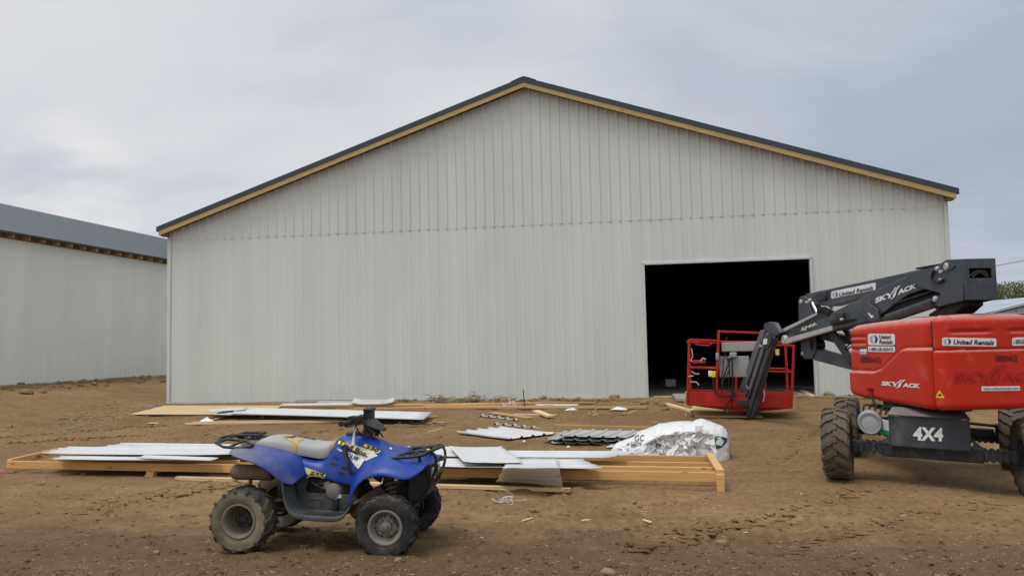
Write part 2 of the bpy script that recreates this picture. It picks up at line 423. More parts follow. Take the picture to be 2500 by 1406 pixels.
for (qx, qy, qr) in [(-3.487, 6.826, .30), (-2.234, 6.865, .28), (-3.525, 7.695, .30), (-2.273, 7.759, .28), (2.17, 10.82, .36), (4.13, 10.27, .36), (2.71, 12.77, .36), (4.67, 12.22, .36)]:
    det = det*(1-.9*np.exp(-((X-qx)**2+(Y-qy)**2)/qr**2)) + .010*np.exp(-((X-qx)**2+(Y-qy)**2)/(qr*.8)**2)
Z = Z + det*near
Z[-12:, :] = np.minimum(Z[-12:, :], .46)
nx, ny = len(xs), len(ys)
co = np.stack([X.ravel(), Y.ravel(), Z.ravel()], 1)
idx = np.arange(nx*ny).reshape(ny, nx)
fq = np.stack([idx[:-1, :-1].ravel(), idx[:-1, 1:].ravel(), idx[1:, 1:].ravel(), idx[1:, :-1].ravel()], 1)
# leave the floor slab of the hall open: the slab lies on the ground, so the sheet simply dips under it
BX0, BX1, BY, BZ, BE = -11.948, 6.356, 19.519, .4616, 4.685
ins = (co[:, 0] > BX0+.3) & (co[:, 0] < BX1-.3) & (co[:, 1] > BY+.1) & (co[:, 1] < BY+42)
co[ins, 2] = .30
me = bpy.data.meshes.new('ground'); me.vertices.add(len(co)); me.vertices.foreach_set('co', co.ravel())
me.loops.add(fq.size); me.polygons.add(len(fq)); me.loops.foreach_set('vertex_index', fq.ravel())
me.polygons.foreach_set('loop_start', np.arange(0, fq.size, 4)); me.polygons.foreach_set('loop_total', np.full(len(fq), 4))
me.polygons.foreach_set('use_smooth', np.ones(len(fq), bool)); me.update(calc_edges=True)
gm = bpy.data.materials.new('dirt'); gm.use_nodes = True; nt = gm.node_tree; b = nt.nodes['Principled BSDF']; b.inputs['Roughness'].default_value = .95; b.inputs['Specular IOR Level'].default_value = .15
big = tex(nt, .33, 4, .6); mid = tex(nt, 1.9, 6, .65, (.7, 1.2, 1), .4); fine = tex(nt, 17, 7, .78, (.8, .55, 1), .3)
c = ramp(nt, big, [(.28, (.155, .096, .047)), (.5, (.214, .134, .067)), (.72, (.270, .175, .090))])
c = mixc(nt, ramp(nt, mid, [(.30, .6), (.55, 0.0)]), c, (.135, .083, .037))
c = mixc(nt, ramp(nt, mid, [(.58, 0.0), (.80, .55)]), c, (.29, .194, .101))
c = mixc(nt, ramp(nt, fine, [(.36, .6), (.47, 0.0)]), c, (.085, .052, .024))
c = mixc(nt, ramp(nt, fine, [(.55, 0.0), (.68, .5)]), c, (.44, .305, .165))
dk = tex(nt, 7.5, 6, .7, (1, .8, 1), .5); dk2 = tex(nt, .8, 3, .5)
dkm = mixc(nt, 1, ramp(nt, dk, [(.60, 0.0), (.66, .75)]), ramp(nt, dk2, [(.40, .25), (.58, 1.0)]), 'MULTIPLY')
c = mixc(nt, dkm, c, (.095, .056, .026))
tcg = nt.nodes.new('ShaderNodeTexCoord'); spg = nt.nodes.new('ShaderNodeSeparateXYZ'); nt.links.new(tcg.outputs['Object'], spg.inputs[0])
# worked-over, greyer litter strewn soil towards the yard's front
yy = nt.nodes.new('ShaderNodeMath'); yy.operation = 'MULTIPLY_ADD'; nt.links.new(mid, yy.inputs[0]); yy.inputs[1].default_value = 2.2; nt.links.new(spg.outputs[1], yy.inputs[2])
fr = ramp(nt, yy.outputs[0], [(0, 0), (1, 1)])
mr = nt.nodes.new('ShaderNodeMapRange'); nt.links.new(yy.outputs[0], mr.inputs[0]); mr.inputs[1].default_value = 8.2; mr.inputs[2].default_value = 9.6; mr.inputs[3].default_value = .68; mr.inputs[4].default_value = 0
c = mixc(nt, mr.outputs[0], c, (.078, .047, .026))
vor = nt.nodes.new('ShaderNodeTexVoronoi'); vor.inputs['Scale'].default_value = 38; nt.links.new(tcg.outputs['Object'], vor.inputs[0])
pk = ramp(nt, vor.outputs['Distance'], [(.05, .8), (.13, 0.0)])
pm = ramp(nt, tex(nt, 3, 4, .6), [(.45, 0.0), (.62, 1.0)])
pk = mixc(nt, 1, pk, pm, 'MULTIPLY')
c = mixc(nt, pk, c, (.42, .34, .24))
nt.links.new(c, b.inputs['Base Color'])
h = mixc(nt, .35, tex(nt, 9, 9, .74), fine)
bb = nt.nodes.new('ShaderNodeBump'); bb.inputs['Strength'].default_value = .8; bb.inputs['Distance'].default_value = .012
nt.links.new(h, bb.inputs['Height']); nt.links.new(bb.outputs[0], b.inputs['Normal'])
me.materials.append(gm); g = bpy.data.objects.new('ground', me); COL.objects.link(g)
struct(g, label='bare brown trampled dirt of the building yard')
GBV = BVHTree.FromPolygons([Vector(p) for p in co[(np.abs(co[:, 0]) < 1e9)]], [tuple(int(i) for i in q) for q in fq[::1]]) if False else None
_iy0 = int(np.searchsorted(ys, 4.8)); Zr = co[:, 2].reshape(ny, nx)
def gzz(x, y):
    """height of the finished ground surface"""
    i = min(max(int(np.searchsorted(xs, x))-1, 0), nx-2); j = min(max(int(np.searchsorted(ys, y))-1, 0), ny-2)
    a = (x-xs[i])/(xs[i+1]-xs[i]); bq = (y-ys[j])/(ys[j+1]-ys[j])
    return float((Zr[j, i]*(1-a)+Zr[j, i+1]*a)*(1-bq) + (Zr[j+1, i]*(1-a)+Zr[j+1, i+1]*a)*bq)
# ------------------------------------------------------------------ metal buildings
def rib_profile(x0, x1, pitch=.2286, rh=.019, phase=0):
    """(x, depth) of a ribbed steel sheet: a raised trapezoid rib every pitch, two faint swages between"""
    pts = [(x0, 0)]; k = math.ceil((x0-phase)/pitch)
    while True:
        c = phase + k*pitch
        for dx, dz in ((-.036, 0), (-.017, rh), (.017, rh), (.036, 0), (pitch/2-.012, 0), (pitch/2, .0025), (pitch/2+.012, 0)):
            if x0 < c+dx < x1: pts.append((c+dx, dz))
        if c > x1: break
        k += 1
    pts.append((x1, 0)); return pts
def sheet(mb, prof, fn, zlo, zhi, n=6, wave=.0015):
    rows = []
    for (x, dd) in prof:
        a, bq = zlo(x), zhi(x)
        row = []
        for i in range(n+1):
            z = a + (bq-a)*i/n
            row.append(fn(x, z, dd + (wave*noise.noise(Vector((x*1.6, z*.7, 3.1))) if 0 < i < n else 0)))
        rows.append(row)
    mb.grid(rows)
SL = .3336; AX = (BX0+BX1)/2; AZ = 7.975; RY0 = BY-.272; OV = .22; DX0, DX1, DZ = -.144, 3.507, 3.499; SZ = 4.558; BLEN = 40
barn = thing('metal_barn', (AX, BY, BZ), 0, 'big new grey ribbed steel barn with open black doorway and timber edged gable', 'barn')
def roofz(x): return AZ - SL*abs(x-AX)
def wallz(x): return roofz(x) - .17
fr = lambda x, z, dd: Vector((x, BY-.02-dd, z))
up = lambda x, z, dd: Vector((x, BY-.0225-dd*1.0, z))
mb = MB()
for a, bq, lo in ((BX0, DX0, BZ-.05), (DX0, DX1, DZ), (DX1, BX1, BZ-.05)):
    sheet(mb, rib_profile(a, bq, phase=.03, rh=.0055), fr, lambda x, lo=lo: lo, lambda x: min(SZ, wallz(x)), 12, .008)
mb.build('front_wall', 'siding', barn, smooth=30)
mb = MB()
pr = [p for p in rib_profile(BX0, BX1, phase=.03, rh=.021) if wallz(p[0]) > SZ-.02]
sheet(mb, pr, up, lambda x: SZ-.035, wallz, 8, .006)
mb.build('gable_wall', 'siding', barn, smooth=30)
# ribbed steel side walls
mb = MB()
pz = rib_profile(BY, BY+BLEN, phase=.1)
for X0, sg in ((BX0, -1), (BX1, 1)):
    sheet(mb, pz, lambda y, z, dd, X0=X0, sg=sg: Vector((X0+sg*(.02+dd), y, z)), lambda y: BZ-.1, lambda y: BE+.02, 4, .003)
mb.build('side_wall', 'siding', barn, smooth=30)
mb = MB(); mb.prism([(BX0, BZ-.1), (BX1, BZ-.1), (BX1, wallz(BX1)+.1), (AX, AZ-.07), (BX0, wallz(BX0)+.1)], lambda p, q, t: Vector((p, t, q)), BY+BLEN-.02, BY+BLEN+.03); mb.build('rear_wall', 'siding', barn)
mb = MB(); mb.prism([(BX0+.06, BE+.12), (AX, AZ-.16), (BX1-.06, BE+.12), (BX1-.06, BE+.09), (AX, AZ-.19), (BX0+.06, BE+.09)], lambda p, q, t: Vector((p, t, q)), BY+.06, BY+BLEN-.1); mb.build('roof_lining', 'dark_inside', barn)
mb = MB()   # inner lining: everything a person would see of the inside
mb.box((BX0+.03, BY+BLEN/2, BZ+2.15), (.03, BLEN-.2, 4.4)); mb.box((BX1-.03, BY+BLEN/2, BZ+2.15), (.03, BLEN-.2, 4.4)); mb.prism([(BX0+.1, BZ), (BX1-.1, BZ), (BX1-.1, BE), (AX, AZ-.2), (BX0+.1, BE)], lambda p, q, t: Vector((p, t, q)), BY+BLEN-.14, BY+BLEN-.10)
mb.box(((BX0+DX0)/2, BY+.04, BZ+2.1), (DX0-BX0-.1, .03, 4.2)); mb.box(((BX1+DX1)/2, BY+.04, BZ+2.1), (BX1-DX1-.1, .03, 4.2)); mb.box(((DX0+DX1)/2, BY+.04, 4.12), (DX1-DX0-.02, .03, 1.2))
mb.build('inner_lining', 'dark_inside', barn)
mb = MB()
for k in range(9):   # bare trusses and posts inside
    y = BY+2.4+k*2.4
    mb.bar((BX0+.1, y, BE-.05), (BX1-.1, y, BE-.05), .04, .14); mb.bar((BX0+.1, y, BE), (AX, y, AZ-.3), .04, .14); mb.bar((AX, y, AZ-.3), (BX1-.1, y, BE), .04, .14)
    for x in (BX0+.15, BX1-.15): mb.bar((x, y, BZ), (x, y, BE), .14, .14)
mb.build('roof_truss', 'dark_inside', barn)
# roof: ribbed dark steel, ridge cap, rake trim, timber fascia, lookouts
mb = MB(); py = rib_profile(RY0+.01, BY+BLEN+.2, phase=.02)
for sg in (-1, 1):
    rows = []
    for (y, dd) in py:
        e = AX+sg*((BX1-BX0)/2+OV)
        rows.append([Vector((AX+sg*.02, y, AZ-.015+dd)), Vector(((AX+e)/2, y, roofz((AX+e)/2)-.012+dd)), Vector((e, y, roofz(e)-.012+dd))])
    mb.grid(rows)
mb.build('roof', 'slate_roof', barn, smooth=30)
mb = MB()
for sg in (-1, 1):
    e = AX+sg*((BX1-BX0)/2+OV+.01)
    a0, a1 = Vector((AX, 0, AZ+.012)), Vector((e, 0, roofz(e)+.012))
    mb.prism([(AX, AZ+.022), (e, roofz(e)+.022), (e, roofz(e)-.098), (AX, AZ-.098)], lambda p, q, t: Vector((p, t, q)), RY0-.012, RY0+.10)
mb.build('rake_trim', 'slate_trim', barn)
mb = MB(); mb.prism([(AX-.30, AZ-.075), (AX-.28, AZ-.058), (AX-.10, AZ+.012), (AX, AZ+.040), (AX+.10, AZ+.012), (AX+.28, AZ-.058), (AX+.30, AZ-.075), (AX, AZ+.02)], lambda p, q, t: Vector((p, t, q)), RY0-.02, BY+BLEN+.2); mb.build('ridge_cap', 'slate_trim', barn)
for sg in (-1, 1):
    mb = MB(); e = AX+sg*((BX1-BX0)/2+OV-.05)
    mb.prism([(AX, AZ-.100), (e, roofz(e)-.100), (e, roofz(e)-.218), (AX, AZ-.210)], lambda p, q, t: Vector((p, t, q)), RY0, RY0+.04)
    mb.build('fascia_board', 'fascia_wood', barn)
for sg in (-1, 1):   # soffit purlins run back under the roof sheet
    for k in range(12):
        mb = MB(); x = AX + sg*(.05+k*.82); mb.bar((x, RY0+.041, roofz(x)-.135), (x, BY+.3, roofz(x)-.135), .09, .07); mb.build('soffit_purlin', 'brown_wood', barn)
    mb = MB(); x = AX+sg*((BX1-BX0)/2+.02); mb.box((x+sg*.05, RY0+.14, roofz(x)-.235), (.14, .20, .10)); mb.build('eave_block', 'brown_wood', barn)
mb = MB()
for sg in (-1, 1):
    e = AX+sg*((BX1-BX0)/2+.18)
    mb.prism([(AX, AZ-.085), (e, roofz(e)-.085), (e, roofz(e)-.098), (AX, AZ-.098)], lambda p, q, t: Vector((p, t, q)), RY0+.045, BY+.4)
mb.build('roof_deck', 'brown_wood', barn)
for x, sg in ((BX0, -1), (BX1, 1)):
    mb = MB(); mb.box((x+sg*.022, BY-.035, (BZ+BE)/2), (.09, .035, BE-BZ)); mb.build('corner_trim', 'siding', barn, bevel=.006)
mb = MB(); mb.box((DX0-.01, BY-.02, (BZ+DZ)/2), (.05, .09, DZ-BZ+.02)); mb.box((DX1+.01, BY-.02, (BZ+DZ)/2), (.05, .09, DZ-BZ+.02)); mb.box(((DX0+DX1)/2, BY-.02, DZ+.012), (DX1-DX0+.07, .09, .05))
mb.box((DX1+.015, BY+.09, (BZ+DZ)/2), (.03, .13, DZ-BZ)); mb.box((DX0-.015, BY+.09, (BZ+DZ)/2), (.03, .13, DZ-BZ))
mb.build('door_trim', 'white_metal', barn, bevel=.004)
mb = MB(); mb.box((AX, BY-.03, BZ+.02), (.01, .01, .01)); 
mb = MB()
mb.bar((BX0, BY-.047, BZ+.012), (DX0-.04, BY-.047, BZ+.012), .012, .05); mb.bar((DX1+.04, BY-.047, BZ+.012), (BX1, BY-.047, BZ+.012), .012, .05)
mb.build('base_trim', 'white_metal', barn)
mb = MB(); mb.box((AX, BY+BLEN/2+.05, BZ-.06), (BX1-BX0-.2, BLEN-.1, .10)); mb.build('floor_slab', 'concrete', barn)
# the neighbouring hall on the left
LX, LZ, LE, LR = -18.14, .874, 5.077, -25.9
lb = thing('metal_barn', (LX, 30, LZ), 0, 'neighbouring pale steel barn at the left with open rafter ends under a slate roof', 'barn')
LY0, LY1 = 12.0, 52.0
mb = MB(); sheet(mb, rib_profile(LY0, LY1, phase=.05, rh=.006), lambda y, z, dd: Vector((LX+dd, y, z)), lambda y: LZ-.35, lambda y: LE, 8, .004); mb.build('side_wall', 'siding_warm', lb, smooth=30)
rl = lambda x: 5.20 + (LX+.27-x)*SL
mb = MB(); rows = []
for (y, dd) in rib_profile(LY0, LY1, phase=.12): rows.append([Vector((x, y, rl(x)+dd+.02)) for x in (LX+.27, LX-3.5, LR)])
mb.grid(rows); rows = []
for (y, dd) in rib_profile(LY0, LY1, phase=.12): rows.append([Vector((2*LR-x, y, rl(x)+dd+.02)) for x in (LX+.27, LR)])
mb.grid(rows); mb.build('roof', 'slate_roof', lb, smooth=30)
mb = MB(); mb.prism([(LX+.26, rl(LX+.26)+.012), (LR, rl(LR)+.012), (LR, rl(LR)-.02), (LX+.26, rl(LX+.26)-.02)], lambda p, q, t: Vector((p, t, q)), LY0, LY1); mb.build('roof_deck', 'brown_wood', lb)
mb = MB(); mb.prism([(LR, rl(LR)-.03), (LX, rl(LX)-.03), (LX, LZ), (2*LR-LX, LZ), (2*LR-LX, rl(LX)-.03)], lambda p, q, t: Vector((p, t, q)), LY0+.02, LY0+.05); mb.build('end_wall', 'siding_warm', lb); mb = MB(); mb.prism([(LR, rl(LR)-.03), (LX, rl(LX)-.03), (LX, LZ), (2*LR-LX, LZ), (2*LR-LX, rl(LX)-.03)], lambda p, q, t: Vector((p, t, q)), LY1-.05, LY1-.02); mb.build('end_wall', 'siding_warm', lb)
mb = MB(); mb.bar((LX-.03, LY0, 5.14), (LX-.03, LY1, 5.14), .04, .22); mb.build('eave_board', 'brown_wood', lb)
mb = MB(); mb.bar((LX+.275, LY0, rl(LX+.275)+.02), (LX+.275, LY1, rl(LX+.275)+.02), .016, .05); mb.build('drip_edge', 'slate_trim', lb)
k = 0; y = 21.30
while y < 31: 
    mb = MB(); mb.prism([(LX-.02, 5.085), (LX+.235, 5.085), (LX+.235, rl(LX+.235)-.022), (LX-.02, rl(LX-.02)-.022)], lambda p, q, t: Vector((p, t, q)), y-.019, y+.019); mb.build('rafter_end', 'fascia_wood', lb); y += .6135
mb = MB()
mb.bar((LX+.03, LY0, LZ+.02), (LX+.03, LY1, LZ+.02), .012, .05); mb.build('base_trim', 'white_metal', lb)
# ------------------------------------------------------------------ boards, sheets and litter of the yard
def board(a, b, wdt, thk, label, m='pine', cat='board', group=None, name='timber_board', up=None, roll=0):
    """a straight board whose bottom centre line runs from a to b"""
    a, b = Vector(a), Vector(b); d = b-a; Lg = d.length; x = d/Lg
    z = Vector((0, 0, 1)); y = z.cross(x).normalized(); z = x.cross(y)
    R = Matrix((x, y, z)).transposed()
    if roll: R = R @ Matrix.Rotation(roll, 3, 'X')
    mb = MB(); n = max(1, int(Lg/1.2)); rr = random.Random(int(Lg*1000)); rows = []
    bow = rr.uniform(-.006, .006)*min(1, Lg/3)
    for i in range(n+1):
        t = i/n; s = t*Lg; by = bow*math.sin(t*PI)
        rows.append([Vector((s, -wdt/2+by, 0)), Vector((s, wdt/2+by, 0)), Vector((s, wdt/2+by, thk)), Vector((s, -wdt/2+by, thk))])
    mb.grid(rows, closed=True); k = len(mb.v); mb.f += [(0, 1, 2, 3), (k-1, k-2, k-3, k-4)]; mb.mi += [0, 0]
    return solo(mb, name, m, a, 0, label, cat, group, R=R, bevel=.003, bseg=1)
def pboard(pa, pb, wdt, thk, label, m='pine', dz=0.0, **kw):
    return board(gp(*pa, dz), gp(*pb, dz), wdt, thk, label, m, **kw)
def rsheet(A, B, C, label, group=None, m='white_metal', rh=.019, pitch=.2286, sag=.0, name='metal_sheet', cat='metal sheet', n=12, curl=0.0, ph=0.0, seed=0, thick=.0025):
    """a ribbed steel sheet: ribs run A->B, the sheet spreads A->C"""
    A, B, C = Vector(A), Vector(B), Vector(C); ex = B-A; ey = C-A; W = ey.length; nrm = ex.cross(ey).normalized()
    if nrm.z < 0: nrm = -nrm
    mb = MB(); rows = []
    for (t, h) in rib_profile(0, W, pitch=pitch, rh=rh, phase=ph):
        row = []
        for i in range(n+1):
            s = i/n; p = ex*s + ey*(t/W) + nrm*h
            p.z += -sag*4*s*(1-s) + curl*(abs(2*s-1)**4) + .006*noise.noise(Vector((s*4+seed, t*1.7, seed*3.3)))
            row.append(p)
        rows.append(row)
    mb.grid(rows)
    return solo(mb, name, m, A, 0, label, cat, group, smooth=30, solid=thick, soff=0)
# --- the long timber rack
FL, FR, BL, BR = gp(18, 1124, .165), gp(1768, 1153, .20), gp(155, 1088, .165), gp(1741, 1113, .20)
BL = FL + (BR-FR) + (BL-FL-(BR-FR))*.35
rk = thing('timber_rack', (FL.x, FL.y, gz(FL.x, FL.y)), math.atan2(FR.y-FL.y, FR.x-FL.x), 'long low timber rack of nailed pine rails carrying white steel sheets', 'timber rack')
def lerp(a, b, t): return a+(b-a)*t
RH = .11
for i, t in enumerate((0, .28, .57, 1.0)):
    a, b = lerp(FL, BL, t), lerp(FR, BR, t); dd = (b-a).normalized(); a = a + dd*(.0 if i in (0, 3) else .55); b = b - dd*.02
    mb = MB(); mb.bar(a-Vector((0, 0, RH/2)), b-Vector((0, 0, RH/2)), .042, RH); mb.build('rail', 'pine', rk, bevel=.004, bseg=1)
ux = (FR-FL).normalized(); uy = (BR-FR).normalized()
mb = MB(); mb.bar(FR+ux*-.045-uy*.03+Vector((0, 0, .019)), BR+ux*-.045+uy*.03+Vector((0, 0, .019)), .09, .036); mb.build('end_board', 'pine', rk, bevel=.004, bseg=1)
mb = MB(); mb.bar(FL+ux*.02-Vector((0, 0, .03)), BL+ux*.02-Vector((0, 0, .03)), .045, .10); mb.build('end_board', 'pine', rk, bevel=.004, bseg=1)
mb = MB(); q = FR-ux*.05-uy*.06; mb.bar((q.x, q.y, gz(q.x, q.y)-.02), (q.x, q.y, FR.z-.004), .07, .09, up=ux); mb.build('leg', 'pine', rk, bevel=.004, bseg=1)
mb = MB(); q = BR-ux*.05+uy*.03; mb.bar((q.x, q.y, gz(q.x, q.y)-.02), (q.x, q.y, BR.z-.004), .07, .09, up=ux); mb.build('leg', 'pine', rk, bevel=.004, bseg=1)
for t in (.245, .55, .80):
    a = lerp(FL, FR, t)-uy*.0; b = lerp(BL, BR, t); a = Vector((a.x, a.y, a.z-RH-.022)); b = Vector((b.x, b.y, b.z-RH-.022))
    mb = MB(); mb.bar(a-uy*.06, b+uy*.05, .11, .044); mb.build('bearer', 'pine', rk, bevel=.004, bseg=1)
    mb = MB(); q = a-uy*.03; mb.box((q.x, q.y, (gz(q.x, q.y)-.03+a.z-.022)/2), (.13, .09, a.z-.022-gz(q.x, q.y)+.03), Matrix.Rotation(-.11, 3, 'Z')); mb.build('block', 'pine', rk)
def onrack(px, py, h=.215): return onplane(px, py, FL+Vector((0, 0, h-.165)), (FR-FL).cross(BL-FL).normalized())
GS = 'white steel sheets laid on the long timber rack'
def rksheet(pa, pb, pc, h, label, **kw): return rsheet(onrack(*pa, h), onrack(*pb, h), onrack(*pc, h), label, GS, **kw)
rksheet((235, 1092), (1190, 1106), (300, 1082), .215, 'long white sheet at the back edge of the rack, behind the quad seat', seed=1, rh=.012)
rksheet((200, 1100), (1475, 1118), (330, 1088), .245, 'longest white sheet on the rack, its cut end by the white bag', seed=2, rh=.012, sag=.01)
rksheet((102, 1108), (560, 1111), (168, 1092), .262, 'broad white sheet lying topmost on the left end of the rack', seed=3, rh=.010, curl=.012)
rksheet((126, 1121), (470, 1124), (160, 1112), .232, 'narrow white sheet along the front rail at the left end of the rack', seed=4, rh=.010)
rksheet((330, 1118), (515, 1124), (352, 1112), .255, 'short white sheet end left of the brown muffler', seed=5, rh=.010)
rksheet((1020, 1139), (1472, 1144), (1000, 1119), .225, 'white sheet with a torn right end along the bare front rail', seed=6, rh=.010, curl=.008)
rksheet((1131, 1129), (1277, 1130), (1096, 1092), .285, 'short white sheet with jagged left edge lying across the rack middle', seed=7, rh=.008, curl=.015)
rksheet((1330, 1106), (1516, 1109), (1332, 1101), .24, 'thin white strip poking out of the rack towards the white bag', seed=8, rh=.004)
# the sheet that hangs off the rack's front down to the ground board
d0, d1 = onrack(1240, 1119, .268), onrack(1361, 1118, .268); m0, m1 = onrack(1228, 1148, .262), onrack(1366, 1147, .262); e0, e1 = gp(1211, 1177, .058), gp(1374, 1188, .055)
mb = MB(); rows = []
for (t, h) in rib_profile(0, .80, pitch=.2286, rh=.016, phase=.10):
    q = t/.80; row = []
    for j in range(13):
        s = j/12
        p = lerp(lerp(d0, d1, s), lerp(m0, m1, s), q/.42) if q < .42 else lerp(lerp(m0, m1, s), lerp(e0, e1, s), (q-.42)/.58)
        row.append(p-d0 + Vector((0, -.35*h if q > .42 else 0, h + .014*math.exp(-((q-.42)/.14)**2) + .006*noise.noise(Vector((s*3, q*2, 4))))))
    rows.append(row)
mb.grid(rows); solo(mb, 'metal_sheet', 'white_metal', d0, 0, 'bluish white ribbed sheet slipped off the rack, leaning on the board in front', 'metal sheet', GS, smooth=30, solid=.0025)
# --- boards
GB = 'loose pine boards on the dirt'
pboard((432, 1170), (1392, 1200), .09, .042, 'long pale board on the dirt just in front of the rack, behind the quad', 'pale_pine', group=GB)
pboard((453, 1037), (880, 1030), .09, .038, 'pale board on the dirt left of the handlebar, in front of the raised white sheets', 'pale_pine', group=GB)
pboard((470, 1033), (872, 1026), .09, .036, 'pale board just behind the one in front of the raised white sheets', 'pale_pine', group=GB)
pboard((693, 993), (1205, 988), .14, .042, 'long yellow board near the wall behind the handlebar', 'pine', group=GB)
pboard((818, 1003), (1037, 999), .14, .05, 'board partly under the far end of the raised white sheets', 'old_pine', group=GB)
pboard((1000, 998), (1580, 997), .14, .045, 'long weathered board left of the doorway, nearest of the row', 'old_pine', group=GB)
pboard((1035, 993), (1470, 997), .09, .04, 'thin board lying just behind the long weathered board', 'pine', group=GB)
pboard((1098, 992), (1325, 986), .19, .045, 'wide yellow board aslant near the wall by the twigs', 'pine', group=GB)
pboard((1310, 986), (1455, 985), .12, .04, 'short board near the wall right of the iron stake', 'old_pine', group=GB)
pboard((1200, 1009), (1298, 1022), .20, .03, 'wide short plank lying aslant beside the wavy trim', 'old_pine', group=GB)
pboard((1255, 1013), (1359, 1015), .09, .03, 'thin short board under the crossed stub', 'pale_pine', group=GB)
pboard((1308, 1005), (1344, 1019), .14, .04, 'short stub of board lying crosswise over a thin board', 'pale_pine', dz=.032, group=GB)
pboard((1354, 1045), (1610, 1052), .09, .07, 'heavy dark beam behind the stack of dark backed sheets', 'old_pine', group=GB)
pboard((1290, 1064), (1490, 1057), .10, .04, 'board running under the two piles of ribbed sheets', 'pine', group=GB)
pboard((1626, 988), (1692, 1006), .12, .04, 'short board on the dirt left of the red basket', 'pale_pine', group=GB)
pboard((1596, 971), (1645, 970), .14, .035, 'short board lying on the doorway threshold', 'pale_pine', group=GB)
pboard((1958, 956), (1984, 970), .10, .05, 'stub of board leaning at the right door jamb', 'pale_pine', group=GB)
pboard((1990, 969), (2110, 972), .09, .03, 'dark strip of board along the wall right of the doorway', 'old_pine', group=GB)
pboard((1985, 971), (1900, 951), .12, .04, 'board running from the door jamb into the dark barn', 'old_pine', group=GB)
pboard((520, 1027), (588, 1006), .09, .03, 'grey board sticking out from under the raised white sheets', 'old_pine', group=GB)
# --- plywood
def plate(pts, thk, m, label, name='plywood_sheet', cat='plywood', dz=0.0, group=None):
    P = [gp(*p, dz) for p in pts]; o = P[0].copy(); mb = MB()
    mb.hexa([p-o for p in P] + [p-o+Vector((0, 0, thk)) for p in P]); return solo(mb, name, m, o, 0, label, cat, group, bevel=.002, bseg=1)
plate([(318, 1012), (640, 1013), (690, 991), (402, 991)], .015, 'plywood', 'yellow sheet of plywood on the dirt at the left barn corner', dz=.02)
plate([(1696, 1018), (1862, 1019), (1835, 985), (1688, 984)], .018, 'plywood', 'sheet of plywood lying under the red basket', dz=.01)
plate([(1650, 979), (1692, 980), (1700, 966), (1641, 967)], .06, 'concrete', 'grey slab edge sticking out at the foot of the doorway', 'concrete_ramp', 'ramp', dz=.03)
# --- raised stack of white sheets behind the quad
GR = 'white sheets stacked on blocks behind the quad'
rsheet(gp(522, 1012, .11), gp(985, 1018, .11), gp(548, 1000, .11), 'lower white sheet of the raised stack, its left end on the plywood', GR, seed=11, rh=.015)
rsheet(gp(560, 1010, .145), gp(1034, 1024, .12), gp(600, 994, .145), 'long ribbed white sheet on top of the raised stack behind the handlebar', GR, seed=12)
rsheet(gp(508, 1005, .165), gp(600, 1000, .165), gp(512, 998, .165), 'short white sheet end tipped up at the left of the raised stack', GR, seed=13, rh=.01)
pboard((640, 1022), (668, 1010), .09, .07, 'brown block propping the raised white sheets near their middle', 'brown_wood', cat='block', name='timber_block', group='blocks under the raised sheets')
pboard((1045, 1022), (1068, 1019), .14, .035, 'brown offcut at the right end of the raised white sheets', 'old_pine', cat='block', name='timber_block', group='blocks under the raised sheets')
pboard((838, 1029), (880, 1022), .09, .05, 'brown block under the raised sheets beside the quad handlebar', 'brown_wood', cat='block', name='timber_block', group='blocks under the raised sheets')
pboard((560, 1018), (590, 1008), .09, .07, 'brown block under the left end of the raised white sheets', 'brown_wood', cat='block', name='timber_block', group='blocks under the raised sheets')
# --- sheets at the wall
GW = 'steel scraps along the barn wall'
rsheet(gp(682, 990, .09), gp(856, 988, .09), gp(690, 985, .12), 'flat white trim length lying near the wall behind the quad', GW, rh=.004, seed=21)
rsheet(gp(858, 989, .04), gp(960, 987, .05), gp(866, 979, .05), 'crumpled ribbed scrap with dark gaps near the wall', GW, seed=22, rh=.03, curl=.05)
rsheet(gp(770, 986, .03), gp(950, 985, .04), gp(780, 978, .04), 'pile of pale scrap sheets lying against the wall foot', GW, seed=23, rh=.03, m='grey_metal')
rsheet(gp(720, 978, .03), gp(1000, 977, .04), gp(722, 976, .05), 'long thin pale trim lying along the wall foot', GW, rh=.003, seed=24, m='grey_metal')
rsheet(gp(1043, 973, .06), gp(1130, 974, .06), gp(1044, 971, .09), 'short pale trim on the rubble by the twigs', GW, rh=.003, seed=25)
rsheet(gp(1306, 990, .0), gp(1411, 990, .0), gp(1308, 986, .03), 'pale grey strip between the boards right of the iron stake', GW, rh=.003, seed=26)
rsheet(gp(1905, 944, .02), gp(1990, 948, .02), gp(1907, 941, .03), 'pale trim lying on the floor just inside the doorway', GW, rh=.003, seed=27)
# --- wavy cut ends of sheets
GT = 'wavy sheet offcuts on the dirt'
def wavy(pa, pb, label, wdt=.05, pitch=.2286):
    a, b = gp(*pa, .01), gp(*pb, .01); d = b-a; Lg = d.length; x = d/Lg; y = Vector((-x.y, x.x, 0)); mb = MB(); rows = []
    for (t, h) in rib_profile(0, Lg, pitch=pitch, rh=.032, phase=.1): rows.append([x*t + y*q + Vector((0, 0, h*1.0 + .006 + .012*noise.noise(Vector((t*2, q, Lg))))) for q in (-wdt, wdt)])
    mb.grid(rows); return solo(mb, 'metal_offcut', 'grey_metal', a, 0, label, 'metal offcut', GT, smooth=20, solid=.003)
wavy((1170, 1014), (1265, 1026), 'wavy white offcut beside the wide short plank')
wavy((1203, 1035), (1319, 1045), 'wavy white offcut behind the loose ribbed sheet')
wavy((963, 1036), (1086, 1031), 'wavy white offcut right of the quad handlebar', .06)
